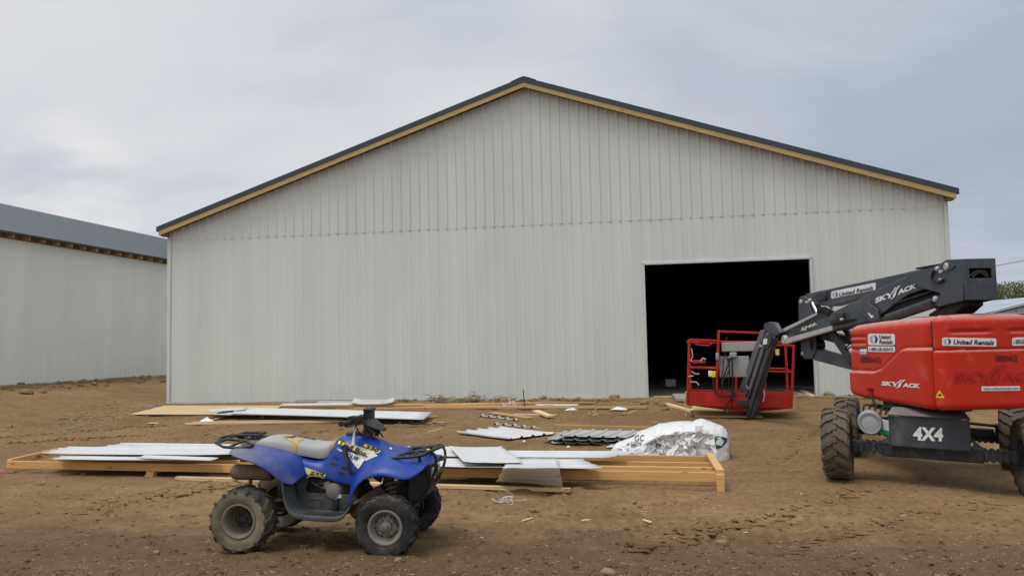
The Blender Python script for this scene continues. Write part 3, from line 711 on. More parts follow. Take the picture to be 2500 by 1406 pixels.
# --- ribbed sheets in the middle
GM = 'ribbed sheets on the dirt behind the rack'
rsheet(gp(1115, 1056, .03), gp(1246, 1073, .03), gp(1222, 1044, .03), 'white ribbed sheet lying alone behind the rack', GM, seed=31, rh=.028, curl=.012)
for i, (dx, dy, h, lab) in enumerate([(-6, 14, .02, 'bottom sheet of the dark backed pile beside the white bag'), (-22, 8, .045, 'second sheet from the ground in the pile beside the white bag'), (6, 6, .085, 'third sheet from the ground in the pile beside the white bag'), (0, 0, .125, 'topmost grey ribbed sheet of the pile beside the white bag')]):
    rsheet(gp(1349+dx, 1067+dy, h), gp(1397+dx, 1051+dy*.6, h), gp(1523+dx*.4, 1071+dy, h), lab, GM, m='grey_metal', seed=40+i, rh=.022, curl=.02*(i % 2), ph=.05*i)
rsheet(gp(1478, 1091, .02), gp(1524, 1070, .05), gp(1500, 1091, .02), 'narrow bent strip at the right foot of the ribbed pile', GM, rh=.004, seed=46)
# --- loose bits
o = gp(1282, 996); mb = MB(); mb.tube([(0, 0, -.1), (-.01, 0, .12), (-.03, .01, .30), (-.035, .0, .40)], .011, 6); solo(mb, 'iron_stake', 'iron', o, 0, 'thin dark iron stake standing in the dirt before the wall', 'stake', smooth=60)
a, b = gp(1277, 1082, .03), gp(1285, 1068, .03); o = a; mb = MB(); dv = (b-a).normalized(); R = dv.to_track_quat('X', 'Z').to_matrix()
t = thing('caulk_tube', o, 0, 'clear plastic caulk tube with orange end behind the rack', 'tube', R=R)
mb = MB(); mb.lathe([(0, 0), (.026, 0), (.026, .215), (.024, .22), (.008, .225), (.005, .27), (0, .27)], 14, axis='x'); mb.build('barrel', 'clear_plastic', t, xf=ROOTS[t.name], smooth=40)
mat('orange', (.75, .14, .03), .5); mb = MB(); mb.lathe([(0, -.006), (.0265, -.006), (.0265, .03), (.0262, .03)], 14, axis='x'); mb.build('plunger', 'orange', t, xf=ROOTS[t.name], smooth=40)
def tangle(c, n, size, r, label, m='clear_plastic', seed=1, name='plastic_strapping', cat='strapping', h=.5, flat=1.0):
    rr = random.Random(seed); mb = MB()
    for i in range(n):
        p = Vector((rr.gauss(0, .25), rr.gauss(0, .25), abs(rr.gauss(0, .3))))*size*.6; d = Vector((rr.gauss(0, 1), rr.gauss(0, 1), rr.gauss(0, .5))).normalized(); pts = []
        ax = Vector((rr.gauss(0, 1), rr.gauss(0, 1), rr.gauss(0, .6))).normalized(); tw = rr.uniform(.25, .6)
        for k in range(11):
            pts.append(Vector((p.x, p.y*flat, max(.004, p.z*h)))); p = p + d*size*.085; d = Matrix.Rotation(tw, 3, ax) @ d
        mb.tube(pts, r, 4)
    return solo(mb, name, m, c, 0, label, cat, smooth=60)
tangle(gp(1240, 1226, .005), 11, .24, .0028, 'tangle of clear plastic strapping on the dirt in front of the leaning sheet', seed=3, h=.6)
tangle(gp(1242, 996, .01), 16, .26, .006, 'ball of clear plastic wrap on the board by the iron stake', seed=5, h=1.2)
tangle(gp(1160, 977, .01), 34, .5, .008, 'tangled dry twigs heaped at the wall foot', 'twig', 6, 'brush_pile', 'brush', h=.5)
tangle(gp(1075, 980, .01), 30, .6, .008, 'low heap of grey twigs left of the tangled dry twigs', 'twig', 8, 'brush_pile', 'brush', h=.5)
tangle(gp(1220, 980, .01), 14, .5, .007, 'thin scatter of pale twigs between the boards and the wall', 'twig', 9, 'brush_pile', 'brush', h=.5)
tangle(gp(745, 1347, .004), 9, .12, .0025, 'curl of pale fibre on the ground between the quad wheels', 'straw', 12, 'fibre_tuft', 'fibre', h=.7)
tangle(gp(1450, 1012, .004), 9, .4, .006, 'pale curled shavings on the dirt left of the doorway', 'straw', 14, 'wood_shavings', 'shavings', h=.5)
def scrap(c, size, label, m='plastic_white', seed=0, h=.4, name='plastic_scrap', cat='plastic scrap', asp=.5):
    rr = random.Random(seed); mb = MB(); rows = []; n = 12
    for i in range(n+1):
        row = []
        for j in range(n+1):
            x, y = (i/n-.5), (j/n-.5); e = (1-4*x*x)*(1-4*y*y); z = e*h*(.5+.9*abs(noise.noise(Vector((x*4+seed, y*4, seed*1.7))))) + .12*noise.noise(Vector((x*9, y*9+seed, 2)))*e
            row.append(Vector((x*size*(1+.3*noise.noise(Vector((y*3, seed, 0)))), y*size*asp*(1+.4*noise.noise(Vector((x*3, seed, 5)))), max(0, z)*size*.6+.004)))
        rows.append(row)
    mb.grid(rows); return solo(mb, name, m, c, rr.uniform(-.5, .5), label, cat, smooth=25, solid=.003)
scrap(gp(504, 1029), .34, 'crumpled scrap of clear plastic left of the raised sheets', 'clear_plastic', 1, .45)
scrap(gp(1394, 1001), .26, 'small pale plastic scrap in front of the row of boards', 'clear_plastic', 2, .3)
scrap(gp(1512, 1000), .36, 'bluish white plastic scrap on the dirt left of the doorway', 'plastic_white', 3, .35)
scrap(gp(1690, 1000), .12, 'tiny pale scrap at the corner of the plywood', 'clear_plastic', 4, .4)
scrap(gp(374, 1033), .22, 'flat pale chip on the dirt in front of the plywood', 'pale_pine', 5, .08, 'wood_chip', 'wood chip')
scrap(gp(1388, 1092), .06, 'small crumb of white foam behind the rack', 'plastic_white', 6, .9)
scrap(gp(296, 920), .30, 'bent white metal scrap at the foot of the left barn', 'white_metal', 7, .7, 'metal_scrap', 'metal scrap')
for i, (p, q, lab) in enumerate([((1533, 1010), (1555, 1003), 'pale split stick right of the curled shavings'), ((1045, 1055), (1080, 1047), 'pale sliver of wood left of the loose ribbed sheet'), ((1800, 1300), (1826, 1302), 'pale splinter lying in the tyre marks'), ((815, 1299), (850, 1297), 'thin pale stick on the ground under the quad'), ((1570, 1270), (1590, 1276), 'short splinter in the dirt right of the strapping'), ((1420, 1272), (1440, 1270), 'crooked pale chip below the rack leg'), ((1275, 1273), (1300, 1266), 'pale chip in front of the strapping tangle')]):
    board(gp(*p, .0), gp(*q, .0), .022, .014, lab, 'pale_pine', cat='wood splinter', name='wood_splinter', group='splinters in the dirt')
# hanging strap and red bands at the rack's left end
def ribbon(pts, wdt, label, m, name, cat, thick=.002):
    o = Vector(pts[0]); mb = MB(); rows = []
    for i, p in enumerate(pts):
        p = Vector(p); d = (Vector(pts[min(i+1, len(pts)-1)])-Vector(pts[max(i-1, 0)])).normalized(); s = d.cross(Vector((0, 0, 1))).normalized() if abs(d.z) < .95 else Vector((1, 0, 0))
        rows.append([p-o-s*wdt/2, p-o+s*wdt/2])
    mb.grid(rows); return solo(mb, name, m, o, 0, label, cat, smooth=60, solid=thick)
ribbon([gp(-30, 1160, .01), gp(5, 1150, .03), gp(30, 1146, .05), gp(60, 1148, .02), gp(95, 1147, .01)], .06, 'red webbing strap trailing from the left corner of the rack', 'rust_red', 'webbing_strap', 'strap')
ribbon([onrack(85, 1112, .12), onrack(110, 1109, .18), onrack(128, 1099, .235), onrack(150, 1096, .235), onrack(160, 1090, .23)], .09, 'red webbing strap lying on the rack under the broad sheet', 'rust_red', 'webbing_strap', 'strap')
# --- crumpled white bag
bb0 = gp(1500, 1116) + Vector((.0, .16, 0)); bdir = (BR-BL).normalized(); bdir.z = 0; bn = Vector((bdir.y, -bdir.x, 0))
def bp(px, py): P = onplane(px, py, bb0, bn); return (P-bb0).dot(bdir), P.z
top = [bp(*p) for p in [(1492, 1108), (1497, 1090), (1506, 1078), (1546, 1064), (1562, 1050), (1592, 1040), (1610, 1031), (1655, 1026), (1688, 1026), (1712, 1019), (1742, 1029), (1766, 1040), (1778, 1056), (1781, 1075), (1776, 1095), (1768, 1112)]]
tx = np.array([t[0] for t in top]); tz = np.array([t[1] for t in top]); x0, x1 = tx.min(), tx.max()
prof = []
for k in range(121):
    x = x0 + (x1-x0)*k/120
    best = 0
    for i in range(len(top)-1):
        (xa, za), (xb, zb) = top[i], top[i+1]
        if min(xa, xb) <= x <= max(xa, xb) and abs(xb-xa) > 1e-6: best = max(best, za+(zb-za)*(x-xa)/(xb-xa))
    prof.append((x, best))
gb = gz(bb0.x, bb0.y)
def ridged(p, s, seed=0):
    v = 0; a = 1; q = Vector(p)*s + Vector((seed*3.1, seed*1.7, seed))
    for o in range(4):
        d = noise.voronoi(q)[0]; v += a*min(1, (d[1]-d[0])*1.6); a *= .5; q = q*2.05
    return v/1.9
mb = MB(); rows = []
rb_ = random.Random(21); NV = 34; prof = prof[::2]; prof = [prof[0]]+prof[1:-1]+[prof[-1]]
for k, (x, z) in enumerate(prof):
    Hh = max(.03, z-gb); tx_ = (x-x0)/(x1-x0); e = math.sin(min(1, max(0, tx_))*PI)**.45; D = (.16+.40*e)
    row = []
    for j in range(NV+1):
        a = PI*(j/NV)
        if 0 < j < NV: a += rb_.uniform(-.3, .3)*PI/NV
        ca, sa = math.cos(a), math.sin(a); hh = max(0.0, sa)**.8*Hh; u = hh/Hh; fr_ = max(0, ca)
        yy_ = ca*D*(1.0 if ca > 0 else .8)
        lip = .60 + .16*math.sin((tx_-.35)*5.0)
        under = fr_**.5*sstep((lip-u)/.08)*sstep((tx_-.30)/.10)*sstep((.90-tx_)/.06)
        over = fr_*math.exp(-((u-lip-.10)/.10)**2)*sstep((tx_-.30)/.1)*sstep((1.0-tx_)/.1)
        left = fr_**.5*sstep((.32-tx_)/.1)*sstep((.8-u)/.2)
        yy_ += -.09*under + .06*over
        P = Vector((x, -yy_, hh)); r1 = ridged(P, 3.4, 3)-.5; c1_ = noise.noise(P*5.0+Vector((7, 1, 3)))
        am = under*.115 + left*.05 + .012
        dn = am*(.9*r1 + .55*c1_ + rb_.uniform(-.42, .42))
        tj = (under*.05+left*.03+.006)
        nn = Vector((0, -ca, sa)); P = P + nn*dn*min(1, sa*3+.15) + Vector((rb_.uniform(-1, 1)*tj if 0 < k < len(prof)-1 else 0, 0, rb_.uniform(-1, 1)*tj*.6))
        P.z = max(0, min(P.z, Hh)) if j not in (0, NV) else 0
        row.append(bdir*P.x + (-bn)*P.y + Vector((0, 0, P.z)))
    rows.append(row)
mb.grid(rows)
bag = thing('plastic_bag', (bb0.x, bb0.y, gb), 0, 'large crumpled white plastic wrapper with dark print heaped behind the rack', 'plastic wrapper')
tri = []
for f in mb.f: tri += [(f[0], f[1], f[2]), (f[0], f[2], f[3])] if rb_.random() < .5 else [(f[0], f[1], f[3]), (f[1], f[2], f[3])]
mb.f = tri; mb.mi = [0]*len(tri)
wrap = mb.build('wrapper', 'plastic_white', bag, xf=Matrix.Translation(Vector((bb0.x, bb0.y, gb-.01))), smooth=17)
text_on('GC', (1549, 1077), (1572, 1076), (1551, 1063), wrap, .008, 'print', 'ink_black', bag, bold=.0)
text_on('ILDING', (1540, 1085), (1566, 1084), (1542, 1078), wrap, .008, 'print', 'ink_black', bag)
text_on('RODUCTS', (1539, 1091), (1565, 1090), (1541, 1085), wrap, .008, 'print', 'ink_black', bag)
poly_on([(1745, 1066), (1752, 1064), (1775, 1069), (1774, 1078), (1764, 1090), (1757, 1094), (1749, 1096), (1746, 1088)], wrap, .006, 'logo', 'ink_green', bag, 4)
poly_on([(1748, 1076), (1755, 1070), (1764, 1073), (1766, 1080), (1759, 1088), (1750, 1085)], wrap, .010, 'logo_mark', 'plastic_white', bag, 4)
poly_on([(1596, 1094), (1603, 1084), (1611, 1083), (1613, 1087), (1604, 1093), (1597, 1098)], wrap, .006, 'logo', 'ink_green', bag, 4)
poly_on([(1529, 1086), (1537, 1080), (1535, 1087)], wrap, .006, 'logo', 'ink_green', bag, 4)
for i in range(4): poly_on([(1697, 1040+i*3.6), (1716-i*1.5, 1040+i*3.6), (1716-i*1.5, 1041.6+i*3.6), (1697, 1041.6+i*3.6)], wrap, .006, 'print', 'ink_grey', bag, 6)
# --- stones and clods
def stone_mesh(seed, m):
    rr = random.Random(seed); bm = bmesh.new(); bmesh.ops.create_icosphere(bm, subdivisions=2, radius=1)
    for v in bm.verts:
        k = 1 + .34*noise.noise(v.co*1.3+Vector((seed*5.1, 0, 0))) + .12*noise.noise(v.co*3.5+Vector((0, seed*2.7, 0))); v.co = Vector((v.co.x*1.25, v.co.y*.9, v.co.z*.62))*k
    me = bpy.data.meshes.new('rock'); bm.to_mesh(me); bm.free(); me.materials.append(M[m]); return me
ST = [stone_mesh(i, 'rock') for i in range(4)] + [stone_mesh(i+9, 'clod') for i in range(4)]
def rock(px, py, r, label, k, group, sink=.3, name='rock', cat='rock'):
    P = gp(px, py); rr = random.Random(int(px*7+py)); o = bpy.data.objects.new(name, ST[k]); COL.objects.link(o)
    o.location = (P.x, P.y, gzz(P.x, P.y)+r*(.62-sink)); o.rotation_euler = (rr.uniform(-.3, .3), rr.uniform(-.3, .3), rr.uniform(0, 6)); o.scale = (r, r, r)
    return tag(o, label, cat, group)
GK = 'stones and clods lying in the yard'
for px, py, r, lab, k in [(205, 1155, .035, 'grey stone under the front rail at the left end of the rack', 0), (98, 1180, .05, 'brown stone in the dirt in front of the rack, far left', 5), (382, 1352, .035, 'pale grey stone in the foreground left of the quad', 1),
    (972, 1368, .032, 'pale stone against the front wheel of the quad', 2), (1762, 1330, .045, 'brown stone alone in the foreground below the rack leg', 4), (1484, 1401, .05, 'grey stone cut by the bottom edge of the photo', 0), (1500, 972, .10, 'pale boulder at the wall foot left of the doorway', 2), (1324, 975, .09, 'round grey boulder at the wall foot right of the iron stake', 1),
    (1214, 978, .07, 'brown lump at the wall foot above the slanting board', 4), (1272, 979, .06, 'brown lump at the wall foot beside the iron stake', 5), (1305, 977, .05, 'small clod at the wall left of the round boulder', 6), (1362, 977, .05, 'small clod at the wall right of the round boulder', 7), (1455, 977, .055, 'clod at the wall left of the pale boulder', 4), (1470, 977, .05, 'clod touching the pale boulder', 5),
    (1573, 984, .09, 'flat stone lying in front of the doorway', 2), (1607, 986, .08, 'dark clod in front of the doorway', 6), (1623, 1000, .07, 'clod beside the short board left of the basket', 7), (1617, 991, .08, 'brown stone right of the dark clod before the doorway', 4), (1525, 1012, .055, 'pale stone near the split stick', 2), (2025, 967, .10, 'grey stone at the wall right of the doorway', 1), (1955, 971, .07, 'small pale stone at the right end of the threshold', 2),
    (104, 958, .10, 'clod in the rut between the two barns', 6), (66, 960, .16, 'large flat clod at the left edge between the barns', 5), (140, 938, .10, 'clod at the foot of the left barn', 4), (206, 934, .12, 'clod heap at the foot of the left barn, further right', 6), (230, 940, .10, 'clod in front of the left barn wall', 7), (350, 925, .12, 'brown lump near the left barn under its wall', 5),
    (24, 1041, .07, 'dark stone at the left edge behind the rack', 4), (1604, 1036, .06, 'pale lump beside the beam behind the white bag', 2), (1440, 1040, .05, 'small brown lump behind the beam', 6), (505, 1060, .05, 'dark clod behind the rack left of the seat', 6), (1070, 1068, .06, 'dark clod behind the rack above the front carrier', 5), (1300, 1250, .04, 'dark clod right of the strapping tangle', 6), (160, 1215, .03, 'pale chip of stone in front of the rack', 1)]:
    rock(px, py, r, lab, k, GK)
# rubble bank at the corner of the barn and litter strewn over the yard
def strew(name, n, area, m, size, seed, label, flat=1.0, shape='rock', dens=None):
    rr = random.Random(seed); mb = MB(); c = 0
    tmpl = []
    for i in range(6):
        t = MB(); t.ico((0, 0, 0), 1, 1, (1.2, .95, .6), .5, rr); tmpl.append((t.v, t.f))
    while c < n:
        px, py = area(rr); P = gp(px, py)
        if dens and rr.random() > dens(P): c += 1; continue
        z = gzz(P.x, P.y); s = size(rr); a = rr.uniform(0, 6.28); ca, sa = math.cos(a), math.sin(a)
        if shape == 'rock':
            v, f = tmpl[c % 6]; mb.add([Vector((P.x+(q.x*ca-q.y*sa)*s, P.y+(q.x*sa+q.y*ca)*s, z+q.z*s*flat+s*.12)) for q in v], f)
        else:
            l = s*rr.uniform(2, 7); wd = s*.5; tl = rr.uniform(-.12, .12); d = Vector((ca, sa, tl)); sd = Vector((-sa, ca, rr.uniform(-.5, .5)))*wd; p = Vector((P.x, P.y, z+.004)); mb.add([p-d*l-sd, p+d*l-sd, p+d*l+sd*.6, p-d*l+sd], [(0, 1, 2, 3)])
        c += 1
    o = mb.build(name, m, smooth=20 if shape == 'rock' else None, recalc=False)
    if m == 'clod': o.data.materials.clear(); o.data.materials.append(gm); o['kind'] = 'stuff'; o['label'] = label; return o
fgd = lambda rr: (rr.uniform(-20, 2520), 1405-(rr.random()**1.25)*190)
strew('gravel', 800, fgd, 'rock', lambda r: .003+.007*r.random()**3, 1, 'small gravel strewn over the front of the yard')
strew('dirt_crumbs', 4200, lambda rr: (rr.uniform(-20, 2520), 1405-(rr.random()**1.4)*420), 'clod', lambda r: .005+.020*r.random()**3, 2, 'crumbs of dry earth all over the yard')
strew('straw_litter', 3000, lambda rr: (rr.uniform(-20, 2520), 1405-(rr.random()**1.5)*230), 'straw', lambda r: .0015+.0022*r.random(), 3, 'straw and wood litter strewn over the yard', shape='bit')
strew('chip_litter', 260, lambda rr: (rr.uniform(0, 2300), rr.uniform(985, 1330)), 'pale_pine', lambda r: .003+.006*r.random()**2, 5, 'scattered pale wood chips on the dirt', shape='bit')
def churn(rr):
    k = rr.random()
    if k < .30: return (rr.uniform(-20, 640), rr.uniform(1040, 1086))
    if k < .52: t = rr.random(); return (1580+560*t+rr.gauss(0, 26), 1335-140*t+rr.gauss(0, 9))
    if k < .68: t = rr.random(); return (200+420*t+rr.gauss(0, 22), 1248-82*t+rr.gauss(0, 9))
    if k < .84: t = rr.random(); return (1830+560*t+rr.gauss(0, 26), 1350-130*t+rr.gauss(0, 9))
    return (rr.uniform(300, 2450), rr.uniform(1030, 1330))
strew('dirt_crumbs', 2400, churn, 'clod', lambda r: .006+.022*r.random()**2.5, 12, 'broken clods along the tyre ruts', flat=.6)
def treads(tracks, seed, label):
    rr = random.Random(seed); mb = MB()
    for pa, pb, wd, pitch, h, keep in tracks:
        A, B = gp(*pa), gp(*pb); d = B-A; d.z = 0; Lg = d.length; d.normalize(); s_ = Vector((-d.y, d.x, 0)); n = int(Lg/pitch)
        for i in range(n):
            t0 = i*pitch
            for sg in (-1, 1):
                if noise.noise(Vector((t0*.9, sg*2.0, seed+pa[0]*.01))) + rr.uniform(-.35, .35) > keep: continue
                c = A + d*(t0+rr.uniform(-.015, .015)) + s_*(sg*wd*.25+rr.uniform(-.02, .02)+.10*math.sin(t0*1.2+pa[0])); an = sg*rr.uniform(.45, .7); ax = (s_*math.cos(an) + d*math.sin(an)*sg*sg).normalized() if sg > 0 else (s_*math.cos(an) + d*math.sin(an)).normalized()
                ay = Vector((-ax.y, ax.x, 0)); ln = wd*rr.uniform(.13, .27); wh = pitch*rr.uniform(.22, .34); hh = h*rr.uniform(.5, 1.2); z = gzz(c.x, c.y); k0 = len(mb.v)
                mb.ico((0, 0, 0), 1, 2, (1, 1, 1), .35, rr)
                for q in range(k0, len(mb.v)):
                    v = mb.v[q]; mb.v[q] = Vector((c.x, c.y, z+hh*.25)) + ax*v.x*ln + ay*v.y*wh + Vector((0, 0, v.z*hh))
    o = mb.build('tread_marks', 'clod', smooth=50, recalc=False); o.data.materials.clear(); o.data.materials.append(gm); o['kind'] = 'stuff'; o['label'] = label
treads([((1560, 1345), (2110, 1195), .40, .105, .020, .15), ((1880, 1350), (2420, 1225), .38, .105, .016, .05), ((190, 1258), (640, 1162), .42, .10, .020, .22), ((230, 1225), (600, 1150), .30, .10, .014, .0), ((20, 1085), (560, 1046), .34, .13, .026, .12), ((-20, 1068), (420, 1036), .34, .13, .022, .1), ((1180, 1262), (1700, 1228), .3, .10, .012, -.1), ((640, 1065), (1120, 1035), .3, .13, .02, -.05), ((1890, 1120), (2010, 1045), .3, .13, .016, -.1)], 5, 'pressed tyre tread marks in the dirt')
def bankarea(rr):
    t = rr.random(); return (420-270*t+rr.gauss(0, 22), 985+50*t+rr.gauss(0, 5+9*t))
strew('rubble', 700, bankarea, 'rock', lambda r: .012+.04*r.random()**3, 4, 'grey rubble spread along the bank at the barn corner', flat=.6)
strew('rubble', 420, lambda rr: (rr.uniform(420, 1570), 978+rr.gauss(0, 2.2)), 'clod', lambda r: .02+.06*r.random()**3, 6, 'lumps of earth along the foot of the barn wall')
strew('rubble', 300, lambda rr: (lambda t: (415*t, 945-29*t+abs(rr.gauss(0, 6))))(rr.random()), 'clod', lambda r: .02+.08*r.random()**3, 7, 'lumps of earth along the foot of the left barn')
strew('rubble', 120, lambda rr: (rr.uniform(1990, 2320), 970+rr.gauss(0, 2.5)), 'clod', lambda r: .015+.05*r.random()**3, 8, 'lumps of earth at the wall right of the doorway')
# a few things just inside the doorway
t = thing('power_tool', (gp(1637, 947).x, gp(1637, 947).y, .472), 0, 'small grey machine on the barn floor inside the doorway', 'machine')
mb = MB(); mb.box((t.location.x, t.location.y, .472+.13), (.30, .24, .22)); mb.build('housing', 'grey_metal', t, bevel=.04); mb = MB(); mb.tube([Vector((t.location.x-.18, t.location.y-.1, .60)), Vector((t.location.x-.24, t.location.y-.1, .58)), Vector((t.location.x-.26, t.location.y-.1, .50))], .05, 10); mb.build('motor', 'dark_inside', t, smooth=60)
# ------------------------------------------------------------------ the quad bike
mat('atv_blue', (.005, .036, .27), .36, 0, .10, 4, bump=.04, bs=18, dust=(.12, .16, .26), damt=.25, ds=5, up_dust_glare=.06, spec=.38)
mat('atv_blue_dusty', (.010, .038, .25), .42, 0, .12, 4, bump=.05, bs=18, dust=(.21, .19, .17), damt=.45, ds=4.5, up_dust_glare=.10)
_nt = M['atv_blue_dusty'].node_tree; _b = _nt.nodes['Principled BSDF']; _src = _b.inputs['Base Color'].links[0].from_socket
_tc = _nt.nodes.new('ShaderNodeTexCoord'); _sp = _nt.nodes.new('ShaderNodeSeparateXYZ'); _nt.links.new(_tc.outputs['Object'], _sp.inputs[0])
_ad = _nt.nodes.new('ShaderNodeMath'); _ad.operation = 'MULTIPLY_ADD'; _nt.links.new(tex(_nt, 7, 5, .6), _ad.inputs[0]); _ad.inputs[1].default_value = .34; _nt.links.new(_sp.outputs[0], _ad.inputs[2])
_mr = _nt.nodes.new('ShaderNodeMapRange'); _nt.links.new(_ad.outputs[0], _mr.inputs[0]); _mr.inputs[1].default_value = -.22; _mr.inputs[2].default_value = -.60; _mr.inputs[3].default_value = 0; _mr.inputs[4].default_value = .85   # road dust thrown up behind
_nt.links.new(mixc(_nt, _mr.outputs[0], _src, (.20, .185, .165)), _b.inputs['Base Color'])
mat('atv_black', (.022, .022, .024), .5, 0, .2, 10, dust=(.20, .16, .12), damt=.4, ds=7, up_dust_glare=.2)
mat('atv_tub', (.026, .031, .038), .6, 0, .15, 8, dust=(.16, .155, .15), damt=.6, ds=5, up_dust_glare=.3, bump=.1, bs=60)
mat('tyre_black', (.020, .020, .021), .78, 0, .25, 12, bump=.15, bs=60, dust=(.20, .165, .12), damt=.45, ds=5)
mat('tyre_muddy', (.060, .052, .042), .85, 0, .25, 9, bump=.2, bs=50, dust=(.27, .235, .165), damt=1.0, ds=3.5)
mat('tyre_tread', (.024, .023, .022), .8, 0, .25, 12, bump=.15, bs=60, dust=(.20, .165, .12), damt=.65, ds=4)
mat('rim_grey', (.20, .185, .165), .6, .0, .15, 8, dust=(.24, .20, .15), damt=.6, ds=6)
mat('rim_dirty', (.165, .145, .125), .75, .0, .2, 8, dust=(.25, .20, .15), damt=.8, ds=5)
mat('seat_grey', (.345, .35, .34), .55, 0, .07, 5, bump=.08, bs=140, dust=(.30, .27, .22), damt=.45, ds=5)
mat('foam', (.50, .30, .055), .9, 0, .25, 25, bump=.4, bs=60)
mat('rusty', (.16, .105, .07), .85, .0, .25, 14, bump=.2, bs=40, dust=DIRT, damt=.5)
mat('engine_grey', (.04, .037, .033), .65, .2, .2, 10, dust=(.15, .115, .08), damt=.5, ds=8)
mat('cover_grey', (.21, .19, .165), .7, .2, .15, 8, dust=DIRT, damt=.4)
mat('red_lens', (.35, .015, .012), .3)
mat('lamp_lens', (.62, .60, .50), .2)
mat('sticker_white', (.72, .72, .70), .45, 0, .04)
mat('sticker_silver', (.50, .50, .47), .45, 0, .08, 20)
mat('sticker_yellow', (.75, .62, .04), .45, 0, .05)
mat('sticker_violet', (.06, .035, .28), .45, 0, .05)
mat('chrome', (.7, .7, .7), .25, 1.0, .05)
AO = Vector((-2.8964, 7.2921, .0005)); AR = (Matrix.Rotation(.0433, 3, 'Z') @ Matrix.Rotation(.0291, 3, 'Y') @ Matrix.Rotation(.0122, 3, 'X'))
atv = thing('quad_bike', AO, 0, 'dusty blue quad bike with torn grey seat and black carriers parked on the dirt', 'quad bike', R=AR)
AX4 = ROOTS[atv.name]
def A_(mb, name, m, rigid=False, **kw):
    if not rigid: mb.v = [Vector((.9324*v.x + .1344*max(0, .5-abs(v.y)), v.y, v.z)) for v in mb.v]   # the length as measured between the axles
    return mb.build(name, m, kw.pop('parent', atv), xf=AX4, **kw)
def tyre_profile(R, w, rr, bulge=.5):
    """(radius, y) from the near bead over the tread to the far bead"""
    h = w/2; p = []
    for t in (0, .25, .5, .75):
        p.append((rr + (R*.90-rr)*t, -(h*.78 + h*.22*math.sin(t*PI*.75))))
    p += [(R*.925, -h*.985), (R*.965, -h*.88), (R*.985, -h*.68), (R*.995, -h*.35), (R, 0)]
    return p + [(r, -y) for r, y in p[-2::-1]]
def crown(R, w, y): t = abs(y)/(w/2); return R*(1-.012*t*t-.06*max(0, t-.72)**2/.08)
def lug(mb, R, w, c, Rt, path, dth, h, taper=.75):
    """a tread block: path is (y, angle) points; Rt places the wheel"""
    top, bot = [], []
    for (y, th) in path:
        rad = crown(R, w, y)
        for sgn in (-1, 1):
            a = th + sgn*dth/2; bot.append(Rt @ Vector(((rad-.012)*math.cos(a), y, (rad-.012)*math.sin(a))) + c)
            a = th + sgn*dth*taper/2; top.append(Rt @ Vector(((rad+h)*math.cos(a), y, (rad+h)*math.sin(a))) + c)
    n = len(path); vs = bot+top; N = 2*n; fs = []
    for i in range(n-1):
        a, b = 2*i, 2*i+1; c2, d2 = 2*i+2, 2*i+3
        fs += [(N+a, N+b, N+d2, N+c2), (a, N+a, N+c2, c2), (b, d2, N+d2, N+b)]
    fs += [(0, 1, N+1, N), (N-2, N+N-2, N+N-1, N-1)]
    mb.add(vs, fs)
def place(mb0, c, Rt): mb0.v = [Rt @ v + Vector(c) for v in mb0.v]; return mb0
